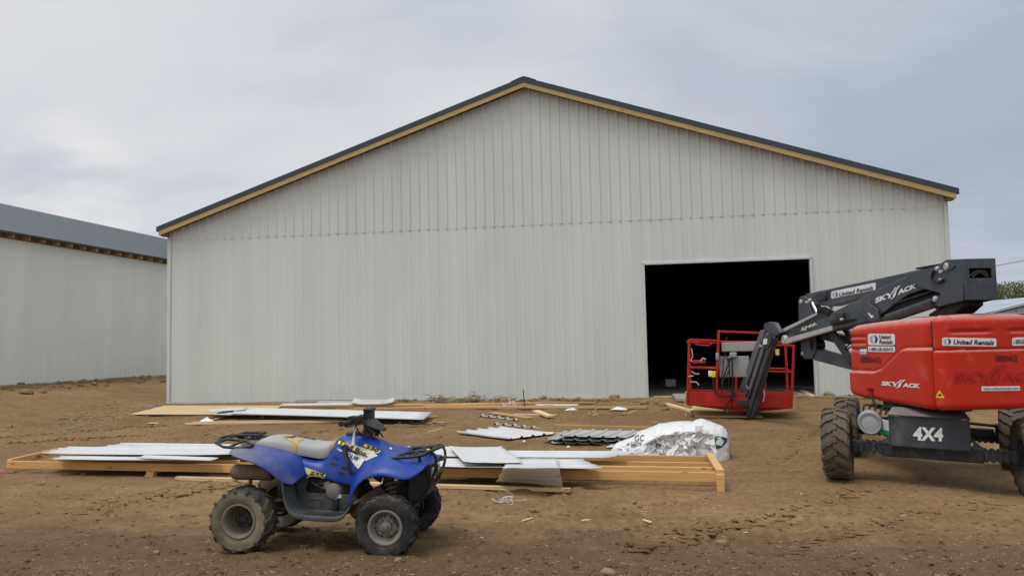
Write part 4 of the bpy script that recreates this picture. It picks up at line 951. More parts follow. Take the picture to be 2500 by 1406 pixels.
def atv_wheel(c, R, w, rr, side, front, steer=0):
    """side -1 is the near (right hand) side"""
    Rt = Matrix.Rotation(steer, 3, 'Z') @ (Matrix.Identity(3) if side < 0 else Matrix.Rotation(PI, 3, 'Z')); c = Vector(c); h = w/2
    rim = MB()   # dished rim: lip, barrel going deep, disc
    depth = .045 if front else .12
    rim.lathe([(rr+.012, -h*.80), (rr+.012, -h*.90), (rr, -h*.92), (rr-.010, -h*.84), (rr-.016, -h*.6), (rr-.026, -h*.80+depth), (rr*.70, -h*.80+depth+.012), (rr*.66, -h*.80+depth+.004), (rr*.36, -h*.80+depth-.004), (rr*.34, -h*.80+depth-.03), (rr*.20, -h*.80+depth-.036), (0, -h*.80+depth-.036)], 36)
    rim.lathe([(rr-.016, -h*.6), (rr-.02, h*.9)], 30); place(rim, c, Rt)
    W = A_(rim, 'wheel', 'rim_grey' if front else 'rim_dirty', rigid=True, smooth=35)
    if front: W['label'] = 'front wheel with a ring of triangular holes' if side < 0 else 'front wheel on the far side'
    tp = tyre_profile(R, w, rr+.004); t = MB(); t.lathe(tp[:5], 44); t.lathe(tp[-5:], 44); t.cur = 1; t.lathe(tp[4:-4], 44); place(t, c, Rt)
    rd = random.Random(3)
    if front:
        n = 17
        for k in range(n):
            a = 2*PI*k/n
            for y0, y1, sk in ((-.98, -.60, .05), (-.42, -.06, -.06), (.06, .42, .06), (.60, .98, -.05)):
                off = .5*(2*PI/n) if abs(y0) < .5 else 0
                ys_ = [h*(y0+(y1-y0)*q) for q in (0, .5, 1)]; lug(t, R, w, c, Rt, [(yy_, a+off+sk*(i-1)) for i, yy_ in enumerate(ys_)], .16, .009)
    else:
        n = 15
        for k in range(n):
            a = 2*PI*k/n
            for sg in (-1, 1):
                o2 = 0 if sg < 0 else PI/n; ys_ = [sg*h*q for q in (1.0, .8, .5, .22, .02)]
                lug(t, R, w, c, Rt, [(yy_, a+o2+(.30-.30*q)*.9) for yy_, q in zip(ys_, (1.0, .82, .55, .25, 0.0))], .12, .014)
    A_(t, 'tyre', ['tyre_black', 'tyre_black'] if front else ['tyre_muddy', 'tyre_tread'], weld=.0005, rigid=True, parent=W, smooth=40)
    hb = MB(); y0 = -h*.80+depth
    if front:
        hb.lathe([(rr*.20, y0-.036), (rr*.19, y0-.06), (rr*.10, y0-.064), (0, y0-.064)], 16)
        for k in range(4): a = PI/4+k*PI/2; hb.lathe([(rr*.11, 0), (rr*.11, -.02), (rr*.05, -.022), (0, -.022)], 8, (rr*.50*math.cos(a), y0-.004, rr*.50*math.sin(a)))
    else:
        hb.lathe([(rr*.58, y0+.006), (rr*.56, y0-.03), (rr*.30, y0-.034), (rr*.2, y0-.05), (0, y0-.05)], 20)
        for k in range(4): a = PI/4+k*PI/2; hb.lathe([(rr*.10, 0), (rr*.10, -.02), (0, -.022)], 8, (rr*.42*math.cos(a), y0-.03, rr*.42*math.sin(a)))
    place(hb, c, Rt); A_(hb, 'hub', 'engine_grey' if not front else 'rim_dirty', rigid=True, parent=W, smooth=40)
    if front and side < 0:
        ho = MB()
        for k in range(20):
            if k % 5 == 4: continue
            a = 2*PI*k/20+.2; r0, r1 = rr*.60, rr*.73; da = .085
            f = (k % 2 == 0); pts = [(r1, a-da), (r1, a+da), (r0, a)] if f else [(r0, a-da), (r0, a+da), (r1, a)]
            ho.prism([(q*math.cos(b), q*math.sin(b)) for q, b in pts], lambda p, q, tt: Vector((p, tt, q)), y0-.004, y0+.012)
        place(ho, c, Rt); o_ = A_(ho, 'rim_holes', 'ink_black', rigid=True, parent=W); o_['kind'] = 'stuff'
    return W
RF, RRr = .262, .272
atv_wheel((.643, -.455, RF-.004), RF-.009, .19, .134, -1, True, .03); atv_wheel((.643, .44, RF), RF-.009, .19, .134, 1, True, .03)
atv_wheel((-.611, -.44, RRr), RRr-.014, .27, .136, -1, False); atv_wheel((-.611, .43, RRr), RRr-.014, .27, .136, 1, False)
def loft(curves, mirror=True):
    """curves: list of point lists (same length), from the outer lip to the middle; mirrored about y = 0. y given positive"""
    rows = [[Vector((x, -y, z)) for x, z, y in c] for c in curves]
    if mirror: rows += [[Vector((p.x, -p.y, p.z)) for p in r] for r in (rows[-2::-1] if abs(rows[-1][0].y) < 1e-6 else rows[::-1])]
    return rows
# front mudguards and nose in one skin
Lf = [(.335, .415, .46), (.372, .53, .485), (.45, .625, .505), (.56, .668, .51), (.66, .676, .515), (.76, .656, .52), (.85, .643, .52), (.925, .655, .49), (.985, .715, .40)]
L2 = [(.340, .44, .465), (.372, .56, .485), (.45, .655, .50), (.56, .70, .505), (.66, .710, .51), (.76, .695, .512), (.85, .680, .51), (.925, .688, .48), (.985, .735, .385)]
Mf = [(.300, .46, .42), (.335, .60, .42), (.41, .715, .41), (.52, .775, .405), (.65, .795, .40), (.77, .785, .40), (.86, .765, .385), (.93, .745, .35), (.985, .748, .29)]
If = [(.265, .52, .30), (.29, .66, .265), (.36, .77, .245), (.46, .825, .235), (.58, .832, .235), (.69, .808, .235), (.80, .775, .23), (.89, .752, .215), (.975, .735, .19)]
H1 = [(.20, .90, .165), (.27, .905, .165), (.35, .905, .16), (.44, .885, .15), (.515, .842, .145), (.60, .806, .14), (.70, .775, .135), (.82, .748, .13), (.965, .722, .12)]
H0 = [(.20, .945, 0), (.27, .945, 0), (.35, .938, 0), (.435, .918, 0), (.50, .862, 0), (.58, .812, 0), (.69, .770, 0), (.82, .738, 0), (.965, .712, 0)]
mb = MB(); mb.grid(loft([Lf, L2, Mf, If, H1, H0])); front = A_(mb, 'front_mudguard', 'atv_blue', sub=2, solid=.008, soff=-1)
# tank cover and side panels
def sec(x, pts): return [Vector((x if len(p) == 2 else x+p[2], -p[0], p[1])) for p in pts]
secs = [(-.40, [(0, .79), (.10, .79), (.19, .785), (.225, .755), (.24, .70), (.250, .66), (.25, .635)]), (-.32, [(0, .775), (.10, .775), (.19, .77), (.225, .735), (.24, .68), (.25, .62), (.25, .575)]),
        (-.22, [(0, .75), (.10, .75), (.185, .745), (.222, .715), (.24, .67), (.25, .635), (.25, .605)]), (-.10, [(0, .73), (.10, .73), (.18, .728), (.215, .70), (.238, .665), (.25, .635), (.25, .612)]),
        (-.035, [(0, .78), (.09, .775), (.165, .755), (.205, .71), (.236, .67), (.25, .63), (.252, .600)]), (.015, [(0, .905), (.085, .90), (.155, .865), (.195, .79), (.23, .70), (.252, .63), (.254, .585)]), (.075, [(0, .948), (.095, .942), (.165, .898), (.203, .81), (.235, .71), (.255, .63), (.257, .572)]),
        (.16, [(0, .955), (.105, .948), (.172, .90), (.208, .81), (.238, .71), (.258, .62), (.26, .557)]), (.25, [(0, .945), (.105, .938), (.172, .89), (.210, .80), (.240, .70), (.260, .60), (.262, .54)]), (.33, [(0, .93), (.10, .92), (.165, .87), (.205, .79), (.240, .69), (.258, .59), (.26, .53)])]
mb = MB(); rows = []
for x, pts in secs: r = sec(x, pts); rows.append(r[::-1] + [Vector((p.x, -p.y, p.z)) for p in r[1:]])
mb.grid(rows); body = A_(mb, 'side_panel', 'atv_blue', sub=2, solid=.006, soff=-1)
# rear mudguards
Lr = [(-.225, .56, .43), (-.315, .585, .46), (-.385, .655, .485), (-.47, .712, .50), (-.56, .748, .505), (-.66, .776, .50), (-.75, .796, .485), (-.83, .812, .44), (-.885, .825, .34)]
L2r = [(-.205, .575, .41), (-.30, .61, .455), (-.375, .68, .48), (-.465, .737, .495), (-.56, .772, .50), (-.66, .798, .495), (-.75, .815, .475), (-.835, .826, .425), (-.892, .836, .32)]
Mr = [(-.185, .60, .36), (-.255, .675, .40), (-.35, .755, .415), (-.46, .797, .42), (-.57, .818, .42), (-.67, .832, .41), (-.76, .842, .385), (-.84, .848, .33), (-.895, .848, .24)]
Ir = [(-.175, .63, .26), (-.22, .72, .255), (-.31, .79, .25), (-.44, .825, .25), (-.57, .843, .25), (-.68, .855, .25), (-.77, .860, .24), (-.85, .862, .21), (-.90, .858, .16)]
R0 = [(-.19, .66, 0), (-.23, .74, 0), (-.32, .80, 0), (-.44, .83, 0), (-.57, .848, 0), (-.68, .862, 0), (-.77, .868, 0), (-.85, .868, 0), (-.90, .862, 0)]
mb = MB(); mb.grid(loft([Lr, L2r, Mr, Ir, R0])); rear = A_(mb, 'rear_mudguard', 'atv_blue_dusty', sub=2, solid=.008, soff=-1)
# seat
ss_ = [(-.800, .855, .868, .06), (-.770, .845, .893, .125), (-.69, .832, .925, .165), (-.58, .815, .937, .178), (-.45, .797, .925, .18), (-.32, .78, .903, .175), (-.20, .765, .884, .17), (-.11, .748, .878, .166), (-.045, .755, .892, .160), (.005, .80, .915, .150), (.040, .885, .938, .12)]
mb = MB(); rows = []
for x, zb, zt, hw in ss_:
    hgt = zt-zb; r = [(0, zt), (hw*.5, zt-.004), (hw*.84, zt-.018-.05*hgt), (hw*1.0, zt-.36*hgt), (hw*1.05, zb+.22*hgt), (hw*1.02, zb)]
    rows.append([Vector((x, -y, z)) for y, z in r[::-1]] + [Vector((x, y, z)) for y, z in r[1:]])
mb.grid(rows); k = len(rows[0]); mb.f += [tuple(range(k)), tuple(len(mb.v)-k+i for i in range(k-1, -1, -1))]; mb.mi += [0, 0]
seat = A_(mb, 'seat', 'seat_grey', sub=2)
poly_on([(691, 1066), (703, 1069), (713, 1067), (727, 1064), (736, 1066), (744, 1068), (740, 1073), (731, 1077), (727, 1084), (724, 1096), (722, 1107), (718, 1098), (715, 1080), (705, 1075), (694, 1071)], seat, .004, 'foam_tear', 'foam', seat, 3)
poly_on([(812, 1065), (820, 1060), (823, 1068), (818, 1085), (808, 1098), (803, 1103), (806, 1090), (809, 1078)], seat, .004, 'foam_tear', 'foam', seat, 3)
poly_on([(690, 1067), (700, 1066), (712, 1066), (724, 1062), (737, 1066), (760, 1069), (772, 1073), (768, 1074), (752, 1070), (738, 1068), (726, 1065), (713, 1069), (702, 1068)], seat, .007, 'tear_edge', 'atv_black', seat, 4)
# footwells
for sg in (-1, 1):
    pth = [(-.315, .60), (-.285, .47), (-.245, .375), (-.18, .328), (-.05, .318), (.10, .314), (.24, .310), (.31, .335), (.355, .42)]
    mb = MB(); rows = []
    for i, (x, z) in enumerate(pth):
        oy = (.455, .475, .49, .505, .51, .51, .505, .495, .47)[i]
        rows.append([Vector((x, sg*.245, z+.01)), Vector((x, sg*.33, z)), Vector((x, sg*(oy-.025), z)), Vector((x+(.012 if i < 3 else 0), sg*oy, z+.022)), Vector((x+(.005 if i < 3 else 0), sg*(oy+.008), z-.03 if 2 < i < 8 else z-.012))])
    mb.grid(rows); A_(mb, 'footwell', 'atv_tub', sub=1, solid=.006)
    mb = MB(); mb.prism([(-.30, .60), (-.16, .60), (-.20, .50), (-.17, .465), (.28, .462), (.33, .40), (.26, .318), (-.19, .325), (-.26, .40)], lambda p, q, t: Vector((p, t, q)), sg*.240, sg*.252); A_(mb, 'footwell_wall', 'atv_tub', bevel=.004)
    mb = MB()
    for k in range(17): mb.box((-.17+k*.026, sg*.40, .325), (.010, .13, .012))
    A_(mb, 'foot_tread', 'atv_tub')
mb = MB(); mb.box((.105, -.262, .375), (.055, .03, .11)); A_(mb, 'brake_pedal', 'ink_black', bevel=.012)
mb = MB(); mb.box((.115, -.256, .448), (.085, .006, .032)); A_(mb, 'warning_plate', 'sticker_silver')
mb = MB(); mb.tube([(-.145, -.257, .345), (-.145, -.257, .415), (-.14, -.257, .42), (-.04, -.257, .42), (-.035, -.257, .415), (-.035, -.257, .345)], .006, 6); A_(mb, 'footwell_rib', 'atv_tub', smooth=60)
# machinery
mb = MB(); mb.box((-.02, 0, .46), (.42, .36, .26)); mb.box((-.30, .0, .40), (.28, .30, .16)); mb.box((.22, 0, .42), (.14, .34, .22)); A_(mb, 'engine', 'engine_grey', bevel=.03)
mb = MB(); mb.lathe([(0, -.265), (.05, -.265), (.066, -.258), (.074, -.24), (.074, -.18)], 24, (.075, 0, .487)); mb.lathe([(0, -.25), (.034, -.25), (.036, -.2)], 14, (.015, 0, .535)); A_(mb, 'engine_cover', 'cover_grey', smooth=35)
mb = MB(); mb.tube([(-.16, -.22, .57), (-.10, -.24, .53), (.0, -.245, .50), (.05, -.22, .55)], .010, 6); mb.tube([(-.2, -.2, .52), (-.06, -.25, .545), (.06, -.2, .57)], .008, 6); A_(mb, 'hose', 'ink_black', smooth=60)
mb = MB(); mb.tube([(.27, -.25, .30), (.33, -.25, .345), (.42, -.22, .42), (.50, -.16, .50)], .07, 14, rad=[.055, .075, .070, .05]); A_(mb, 'drive_belt_housing', 'rusty', smooth=60)
mb = MB(); mb.box((.05, 0, .335), (1.30, .20, .05)); mb.box((.62, 0, .43), (.34, .22, .20)); mb.bar((.45, -.12, .36), (.55, -.14, .66), .035, .035); mb.bar((.58, -.12, .40), (.50, -.14, .70), .035, .035); mb.bar((.45, .12, .36), (.55, .14, .66), .035, .035); mb.bar((-.3, .1, .4), (-.5, .1, .75), .04, .04); mb.bar((-.3, -.1, .4), (-.5, -.1, .75), .04, .04); A_(mb, 'frame', 'atv_black', bevel=.006)
mb = MB(); mb.bar((-.66, -.40, .262), (-.66, .40, .262), .06, .06); mb.bar((-.28, 0, .36), (-.66, 0, .28), .16, .09); A_(mb, 'swing_arm', 'rusty', bevel=.012)
mb = MB(); mb.lathe([(0, -.14), (.085, -.14), (.085, -.125), (.03, -.12), (.03, -.02)], 20, (-.66, 0, .262)); A_(mb, 'brake_disc', 'engine_grey', smooth=35)
mb = MB(); mb.lathe([(0, -.02), (.075, -.02), (.085, 0), (.085, .07), (.06, .08)], 18, (-.40, -.20, .47), R=Matrix.Rotation(.2, 3, 'Z')); mb.ico((-.36, -.21, .40), .05, 2); mb.box((-.35, -.19, .34), (.06, .06, .09)); mb.tube([(-.45, -.2, .52), (-.38, -.23, .44), (-.33, -.2, .33)], .018, 8); A_(mb, 'transmission', 'engine_grey', smooth=40)
for sg in (-1, 1):
    mb = MB(); t0, t1 = Vector((.60, sg*.26, .70)), Vector((.66, sg*.31, .42)); mb.tube([t0, t1], .026, 12); A_(mb, 'shock_absorber', 'atv_black', smooth=50)
    mb = MB(); pts = []; d = (t1-t0); e1 = d.orthogonal().normalized(); e2 = d.normalized().cross(e1)
    for k in range(61): a = k*2*PI/10; pts.append(t0 + d*(.06+.84*k/60) + (e1*math.cos(a)+e2*math.sin(a))*.045)
    mb.tube(pts, .0085, 6); A_(mb, 'coil_spring', 'rusty', smooth=60)
    mb = MB(); mb.bar((.60, sg*.10, .31), (.69, sg*.38, .25), .03, .03); mb.bar((.78, sg*.10, .31), (.69, sg*.38, .25), .03, .03); mb.box((.69, sg*.36, .27), (.08, .05, .16)); A_(mb, 'suspension_arm', 'atv_black', bevel=.006)
# muffler
mb = MB(); mb.lathe([(0, -.875), (.050, -.872), (.064, -.855), (.067, -.83), (.067, -.50), (.060, -.48), (0, -.475)], 24, (0, -.30, .640), axis='x'); A_(mb, 'muffler', 'rusty', smooth=40)
mb = MB(); mb.tube([(-.70, -.30, .60), (-.70, -.30, .545), (-.715, -.30, .525), (-.75, -.30, .515)], .017, 10); A_(mb, 'tail_pipe', 'rusty', smooth=60)
mb = MB(); mb.box((-.72, -.34, .752), (.10, .05, .036)); A_(mb, 'tail_lamp', 'red_lens', bevel=.008)
mb = MB(); mb.bar((-.86, -.34, .765), (-.66, -.34, .757), .03, .015); A_(mb, 'lamp_bracket', 'atv_black')
# carriers
def rail(mb, pts, r=.0125, closed=False): mb.tube(pts, r, 8, closed)
def smoothpath(pts, closed=False, k=5):
    P = [Vector(p) for p in pts]; out_ = []; n = len(P)
    for i in range(n if closed else n-1):
        a, b, c, d = P[(i-1) % n] if closed or i else P[i], P[i], P[(i+1) % n], P[(i+2) % n] if closed or i+2 < n else P[(i+1) % n]
        for j in range(k):
            t = j/k; out_.append(.5*((2*b)+(c-a)*t+(2*a-5*b+4*c-d)*t*t+(3*b-a-3*c+d)*t**3))
    if not closed: out_.append(P[-1])
    return out_
mb = MB()
for sg in (-1, 1):
    rail(mb, [(-1.10, sg*.22, .872), (-.98, sg*.29, .850), (-.80, sg*.315, .846), (-.70, sg*.305, .862), (-.69, sg*.285, .872), (-.79, sg*.20, .885), (-.85, sg*.16, .892), (-1.02, sg*.19, .905), (-1.10, sg*.22, .872)])
    rail(mb, [(-.93, sg*.285, .850), (-.85, sg*.16, .892), (-.79, sg*.05, .93)])
    rail(mb, [(-1.06, sg*.20, .900), (-1.05, sg*.245, .862)], .010); rail(mb, [(-.80, sg*.26, .862), (-.80, sg*.25, .83)], .016); rail(mb, [(-.88, sg*.10, .94), (-.87, sg*.12, .87)], .012)
rail(mb, [(-1.10, -.22, .874), (-1.12, -.12, .905), (-1.12, .12, .905), (-1.10, .22, .874)]); rail(mb, [(-1.02, -.19, .905), (-.98, -.10, .93), (-.98, .10, .93), (-1.02, .19, .905)]); rail(mb, [(-.98, -.10, .93), (-.78, -.09, .935)]); rail(mb, [(-.98, .10, .93), (-.78, .09, .935)]); rail(mb, [(-.78, -.12, .93), (-.78, .12, .93)])
A_(mb, 'rear_carrier', 'atv_black', smooth=60)
mb = MB()
rail(mb, smoothpath([(.655, -.33, .790), (.70, -.345, .800), (.86, -.345, .812), (.945, -.30, .824), (.945, -.16, .834), (.86, -.13, .832), (.72, -.16, .815), (.655, -.25, .795)], True, 5), .0125, True)
rail(mb, smoothpath([(.655, .33, .790), (.70, .345, .800), (.86, .345, .812), (.945, .30, .824), (.945, .16, .834), (.86, .13, .832), (.72, .16, .815), (.655, .25, .795)], True, 5), .0125, True)
rail(mb, smoothpath([(.93, -.29, .825), (.985, -.22, .848), (1.0, 0, .855), (.985, .22, .848), (.93, .29, .825)]), .0135)
rail(mb, [(.72, -.24, .808), (.72, .24, .808)]); rail(mb, [(.84, -.33, .812), (.85, 0, .842), (.84, .33, .812)]); rail(mb, [(.945, -.2, .83), (.945, .2, .83)])
for y in (-.24, .24): rail(mb, [(.70, y, .81), (.69, y, .755)], .016); rail(mb, [(.88, y, .825), (.88, y*.9, .74)], .016)
A_(mb, 'front_carrier', 'atv_black', smooth=60)
# bumper guard with the nose below the carrier
mb = MB()
for y in (-.20, .20): rail(mb, smoothpath([(.985, y*1.1, .848), (1.02, y, .79), (1.02, y, .70), (.985, y, .60), (.93, y*.9, .50), (.84, y*.8, .40)]), .0135)
for z, x in ((.755, 1.022), (.64, 1.0), (.545, .955)): rail(mb, [(x, -.205, z), (x+.012, 0, z), (x, .205, z)], .012)
rail(mb, [(1.015, -.2, .74), (.90, -.30, .68), (.86, -.40, .66)], .011); rail(mb, [(1.015, .2, .74), (.90, .30, .68), (.86, .40, .66)], .011)
A_(mb, 'bumper_guard', 'atv_black', smooth=60)
mb = MB(); mb.prism([(.80, .74), (.955, .72), (.965, .58), (.93, .46), (.84, .38), (.74, .40), (.74, .70)], lambda p, q, t: Vector((p, t, q)), -.17, .17); A_(mb, 'nose_panel', 'atv_black', bevel=.02)
for y in (-.115, .115):
    mb = MB(); mb.box((.968, y, .645), (.02, .085, .10), Matrix.Rotation(.06, 3, 'Y')); A_(mb, 'headlight', 'lamp_lens', bevel=.008)
# steering
mb = MB(); mb.tube([(.33, 0, .90), (.285, 0, 1.00), (.262, 0, 1.055)], .022, 10); mb.box((.29, 0, .965), (.09, .09, .06)); A_(mb, 'steering_stem', 'atv_black', smooth=50)
mb = MB(); mb.tube(smoothpath([(.215, -.385, 1.082), (.235, -.25, 1.085), (.265, -.12, 1.07), (.275, -.05, 1.055), (.275, .05, 1.055), (.265, .12, 1.07), (.235, .25, 1.085), (.215, .385, 1.082)]), .011, 8); A_(mb, 'handlebar', 'chrome', smooth=60)
for sg in (-1, 1):
    mb = MB(); mb.tube([(.213, sg*.40, 1.082), (.235, sg*.27, 1.086)], .018, 10); mb.lathe([(0, -.004), (.024, -.004), (.024, .004), (0, .004)], 12, (.213, sg*.395, 1.082)); A_(mb, 'grip', 'atv_black', smooth=50)
    mb = MB(); mb.box((.255, sg*.205, 1.095), (.10, .10, .075)); mb.box((.23, sg*.29, 1.07), (.05, .07, .05)); mb.tube([(.27, sg*.24, 1.075), (.285, sg*.33, 1.062), (.27, sg*.40, 1.058)], .008, 6); mb.tube([(.24, sg*.20, 1.12), (.27, sg*.12, 1.135), (.31, sg*.05, 1.08)], .006, 6); A_(mb, 'brake_lever', 'atv_black', bevel=.008)
mb = MB(); mb.prism([(.235, 1.07), (.262, 1.165), (.335, 1.165), (.338, 1.06), (.30, 1.035)], lambda p, q, t: Vector((p, t, q)), -.055, .075); mb.prism([(.252, 1.155), (.262, 1.188), (.345, 1.188), (.345, 1.155)], lambda p, q, t: Vector((p, t, q)), -.065, .085); A_(mb, 'instrument_box', 'atv_black', bevel=.012)
mb = MB(); rows = []
for x, z0, z1, hw in ((.255, 1.005, 1.085, .05), (.30, .985, 1.10, .085), (.36, .985, 1.075, .10), (.42, .99, 1.03, .10), (.455, .99, 1.002, .085)):
    rows.append([Vector((x, -hw*.7, z0)), Vector((x, -hw, (z0+z1)/2)), Vector((x, -hw*.75, z1)), Vector((x, 0, z1+.006)), Vector((x, hw*.75, z1)), Vector((x, hw, (z0+z1)/2)), Vector((x, hw*.7, z0)), Vector((x, 0, z0-.004))])
mb.grid(rows, closed=True); mb.f += [tuple(range(8)), tuple(len(mb.v)-8+i for i in range(7, -1, -1))]; mb.mi += [0, 0]
A_(mb, 'headlamp_pod', 'atv_black', smooth=28)
mb = MB()
rr = random.Random(2)
for k in range(9): y = rr.uniform(-.06, .06); mb.tube(smoothpath([(.30+rr.uniform(-.03, .06), y, 1.02), (.36+rr.uniform(-.03, .05), y*1.6, .985), (.38+rr.uniform(-.05, .06), y*1.8, .93)]), .007, 5)
for sg in (-1,): mb.tube(smoothpath([(.255, -.18, 1.09), (.24, -.15, 1.03), (.27, -.12, .97), (.33, -.10, .94)]), .006, 5); mb.tube(smoothpath([(.25, -.14, 1.08), (.21, -.12, 1.02), (.24, -.10, .96), (.30, -.06, .94)]), .006, 5)
A_(mb, 'cable', 'ink_black', smooth=60)
mb = MB(); mb.lathe([(.075, -.012), (.07, .008), (.05, .018), (.02, .022), (0, .022)], 18, (.145, 0, .958), axis='z'); A_(mb, 'fuel_cap', 'atv_black', smooth=40)
mb = MB(); mb.tube([(.165, -.222, .865), (.185, -.255, .80), (.225, -.275, .715), (.245, -.275, .66)], .014, 8, rad=[.016, .016, .013, .012]); mb.ico((.155, -.225, .868), .024, 2, (1.3, .7, .8)); A_(mb, 'gear_lever', 'atv_black', smooth=50)
mb = MB(); mb.tube([(.235, -.14, 1.05), (.24, -.20, .97), (.25, -.235, .88)], .009, 6, rad=[.006, .009, .016]); A_(mb, 'tie_strap', 'clear_plastic', smooth=60)
# --- stickers
BF = [body, front]
def AP(pts, t, off, name, m, me_=4): return poly_on(pts, BF, off, name, m, t, me_)
# white flash under the big name
AP([(848, 1087), (860, 1083), (876, 1090), (905, 1097), (923, 1113), (906, 1120), (893, 1126), (884, 1118), (866, 1100)], body, .004, 'decal', 'sticker_silver')
AP([(825, 1083), (829, 1076), (850, 1084), (874, 1095), (898, 1105), (903, 1111), (899, 1117), (886, 1112), (862, 1099)], body, .006, 'decal', 'sticker_yellow')
AP([(845, 1103), (860, 1105), (887, 1117), (890, 1124), (876, 1145), (868, 1138)], body, .005, 'decal', 'sticker_white')
AP([(822, 1094), (832, 1096), (838, 1102), (830, 1102)], body, .005, 'decal', 'sticker_silver')
text_on('Trail Boss', (826.5, 1085.5), (898.5, 1119), (831.5, 1073.5), BF, .009, 'lettering', 'ink_black', body, shear=.15, bold=.035, maxe=.06)
text_on('POLARIS', (842, 1113), (883, 1130), (844.5, 1102), BF, .009, 'lettering', 'ink_black', body, shear=.2, bold=.02, maxe=.06)
AP([(887, 1088), (893, 1084), (926, 1098), (929, 1103), (922, 1107), (906, 1102)], front, .005, 'decal', 'sticker_yellow')
text_on('330', (890, 1094.5), (924, 1107), (893, 1085.5), BF, .009, 'lettering', 'ink_black', front, shear=.3, bold=.05, maxe=.08)
AP([(735, 1142), (745, 1140), (774, 1150), (797, 1172), (778, 1168), (757, 1163)], body, .004, 'decal', 'sticker_silver')
AP([(751, 1152), (757, 1148), (778, 1152), (796, 1157), (794, 1163), (783, 1162), (756, 1158)], body, .006, 'decal', 'sticker_yellow')
text_on('2X4', (754, 1157.5), (792, 1162.5), (757, 1149), BF, .009, 'lettering', 'ink_black', body, shear=.3, bold=.04, maxe=.08)
for i in range(4): AP([(813+i*4.2, 1113+i*.9), (815.4+i*4.2, 1113.6+i*.9), (814+i*4.2, 1120+i*.9), (811.6+i*4.2, 1119.4+i*.9)], body, .003, 'vent_slot', 'ink_black')
for i in range(4): AP([(808+i*4.2, 1128+i*.9), (810.4+i*4.2, 1128.6+i*.9), (809+i*4.2, 1135+i*.9), (806.6+i*4.2, 1134.4+i*.9)], body, .003, 'vent_slot', 'ink_black')
for p in ([(834, 1137), (848, 1141), (847, 1148), (832, 1144)], [(847, 1126), (856, 1130), (854, 1136), (846, 1132)], [(828, 1150), (843, 1155), (842, 1162), (832, 1161), (826, 1156)], [(851, 1146), (868, 1152), (861, 1160), (851, 1158)]): AP(p, body, .003, 'vent_hole', 'ink_black')
AP([(949, 1093), (956, 1093), (957, 1097), (952, 1098)], front, .005, 'decal', 'sticker_white')
# ------------------------------------------------------------------ the boom lift
RED = (.52, .028, .012)
mat('lift_red', RED, .42, 0, .08, 2, bump=.03, bs=12, dust=(.50, .36, .33), damt=.10, ds=4, up_dust_glare=.95, spec=.22)  # pale top tint: real dust plus sky glare put into the colour
mat('basket_red', (.40, .016, .013), .45, 0, .08, 5, dust=DIRT, damt=.2)
mat('boom_grey', (.052, .062, .084), .42, 0, .08, 3, dust=(.22, .21, .20), damt=.3, ds=3, up_dust_glare=.35)
mat('boom_dark', (.030, .034, .042), .5, 0, .12, 5, dust=(.22, .19, .16), damt=.35, up_dust_glare=.2)
mat('boom_black', (.012, .012, .014), .55, 0, .2, 8)
mat('cover_plate', (.047, .054, .068), .45, 0, .06, 3, dust=(.26, .24, .22), damt=.35, ds=4, up_dust_glare=.8)
mat('rail_skylit', (.12, .13, .15), .45, 0, .08, 5, dust=(.24, .22, .2), damt=.3)  # boom grey made paler: sky light on the jib rails put into colour
mat('silver', (.46, .46, .45), .5, .2, .08, 6, dust=DIRT, damt=.2)
mat('case_grey', (.30, .31, .32), .5, 0, .08, 5, dust=DIRT, damt=.3)
mat('panel_grey', (.33, .33, .325), .55, 0, .06, 4, dust=DIRT, damt=.25)
mat('lift_tyre', (.060, .052, .042), .85, 0, .2, 6, bump=.2, bs=40, dust=(.17, .135, .095), damt=.9, ds=4)
mat('label_white', (.74, .75, .76), .4, 0, .03)
mat('label_grey', (.36, .38, .40), .45, 0, .03)
mat('label_blue', (.045, .045, .26), .45, 0, .03)
mat('label_sky', (.08, .27, .55), .45, 0, .03)
mat('label_yellow', (.80, .60, .02), .45, 0, .03)
mat('tag_green', (.01, .33, .14), .5, 0, .03)
mat('wire_black', (.015, .015, .016), .5, 0, .1)
mat('wire_grey', (.10, .10, .095), .6, 0, .1)
LC = Vector((3.42089, 11.51087, 0)); LA = math.radians(103.37359)
U_ = Vector((math.cos(LA), math.sin(LA), 0)); V_ = Vector((-U_.y, U_.x, 0)); BA = math.radians(-15.6264)
AXD = Vector((math.cos(BA), math.sin(BA), 0)); FWD = Vector((-AXD.y, AXD.x, 0)); TILT = .050
lift = thing('boom_lift', LC, LA, 'red and grey boom lift on lugged wheels, its basket lowered before the doorway', 'boom lift')
UP = Vector((0, 0, 1))
def T(u, v, z): return LC + U_*u + V_*v + UP*z
def Cc(a, f, z): return LC + AXD*a + FWD*f + UP*(z - TILT*(a+1.02) + .03)
TX = Matrix(((U_.x, V_.x, 0, LC.x), (U_.y, V_.y, 0, LC.y), (0, 0, 1, 0), (0, 0, 0, 1)))
_cz = AXD.cross(FWD)
CX = Matrix(((AXD.x, FWD.x, 0, LC.x), (AXD.y, FWD.y, 0, LC.y), (-TILT, 0, 1, .03-TILT*1.02), (0, 0, 0, 1)))   # chassis frame, leaning a little to the low side
def LT(mb, name, m, **kw): return mb.build(name, m, kw.pop('parent', lift), xf=TX, **kw)
def LCh(mb, name, m, **kw): return mb.build(name, m, kw.pop('parent', lift), xf=CX, **kw)
def LW(mb, name, m, **kw): return mb.build(name, m, kw.pop('parent', lift), **kw)
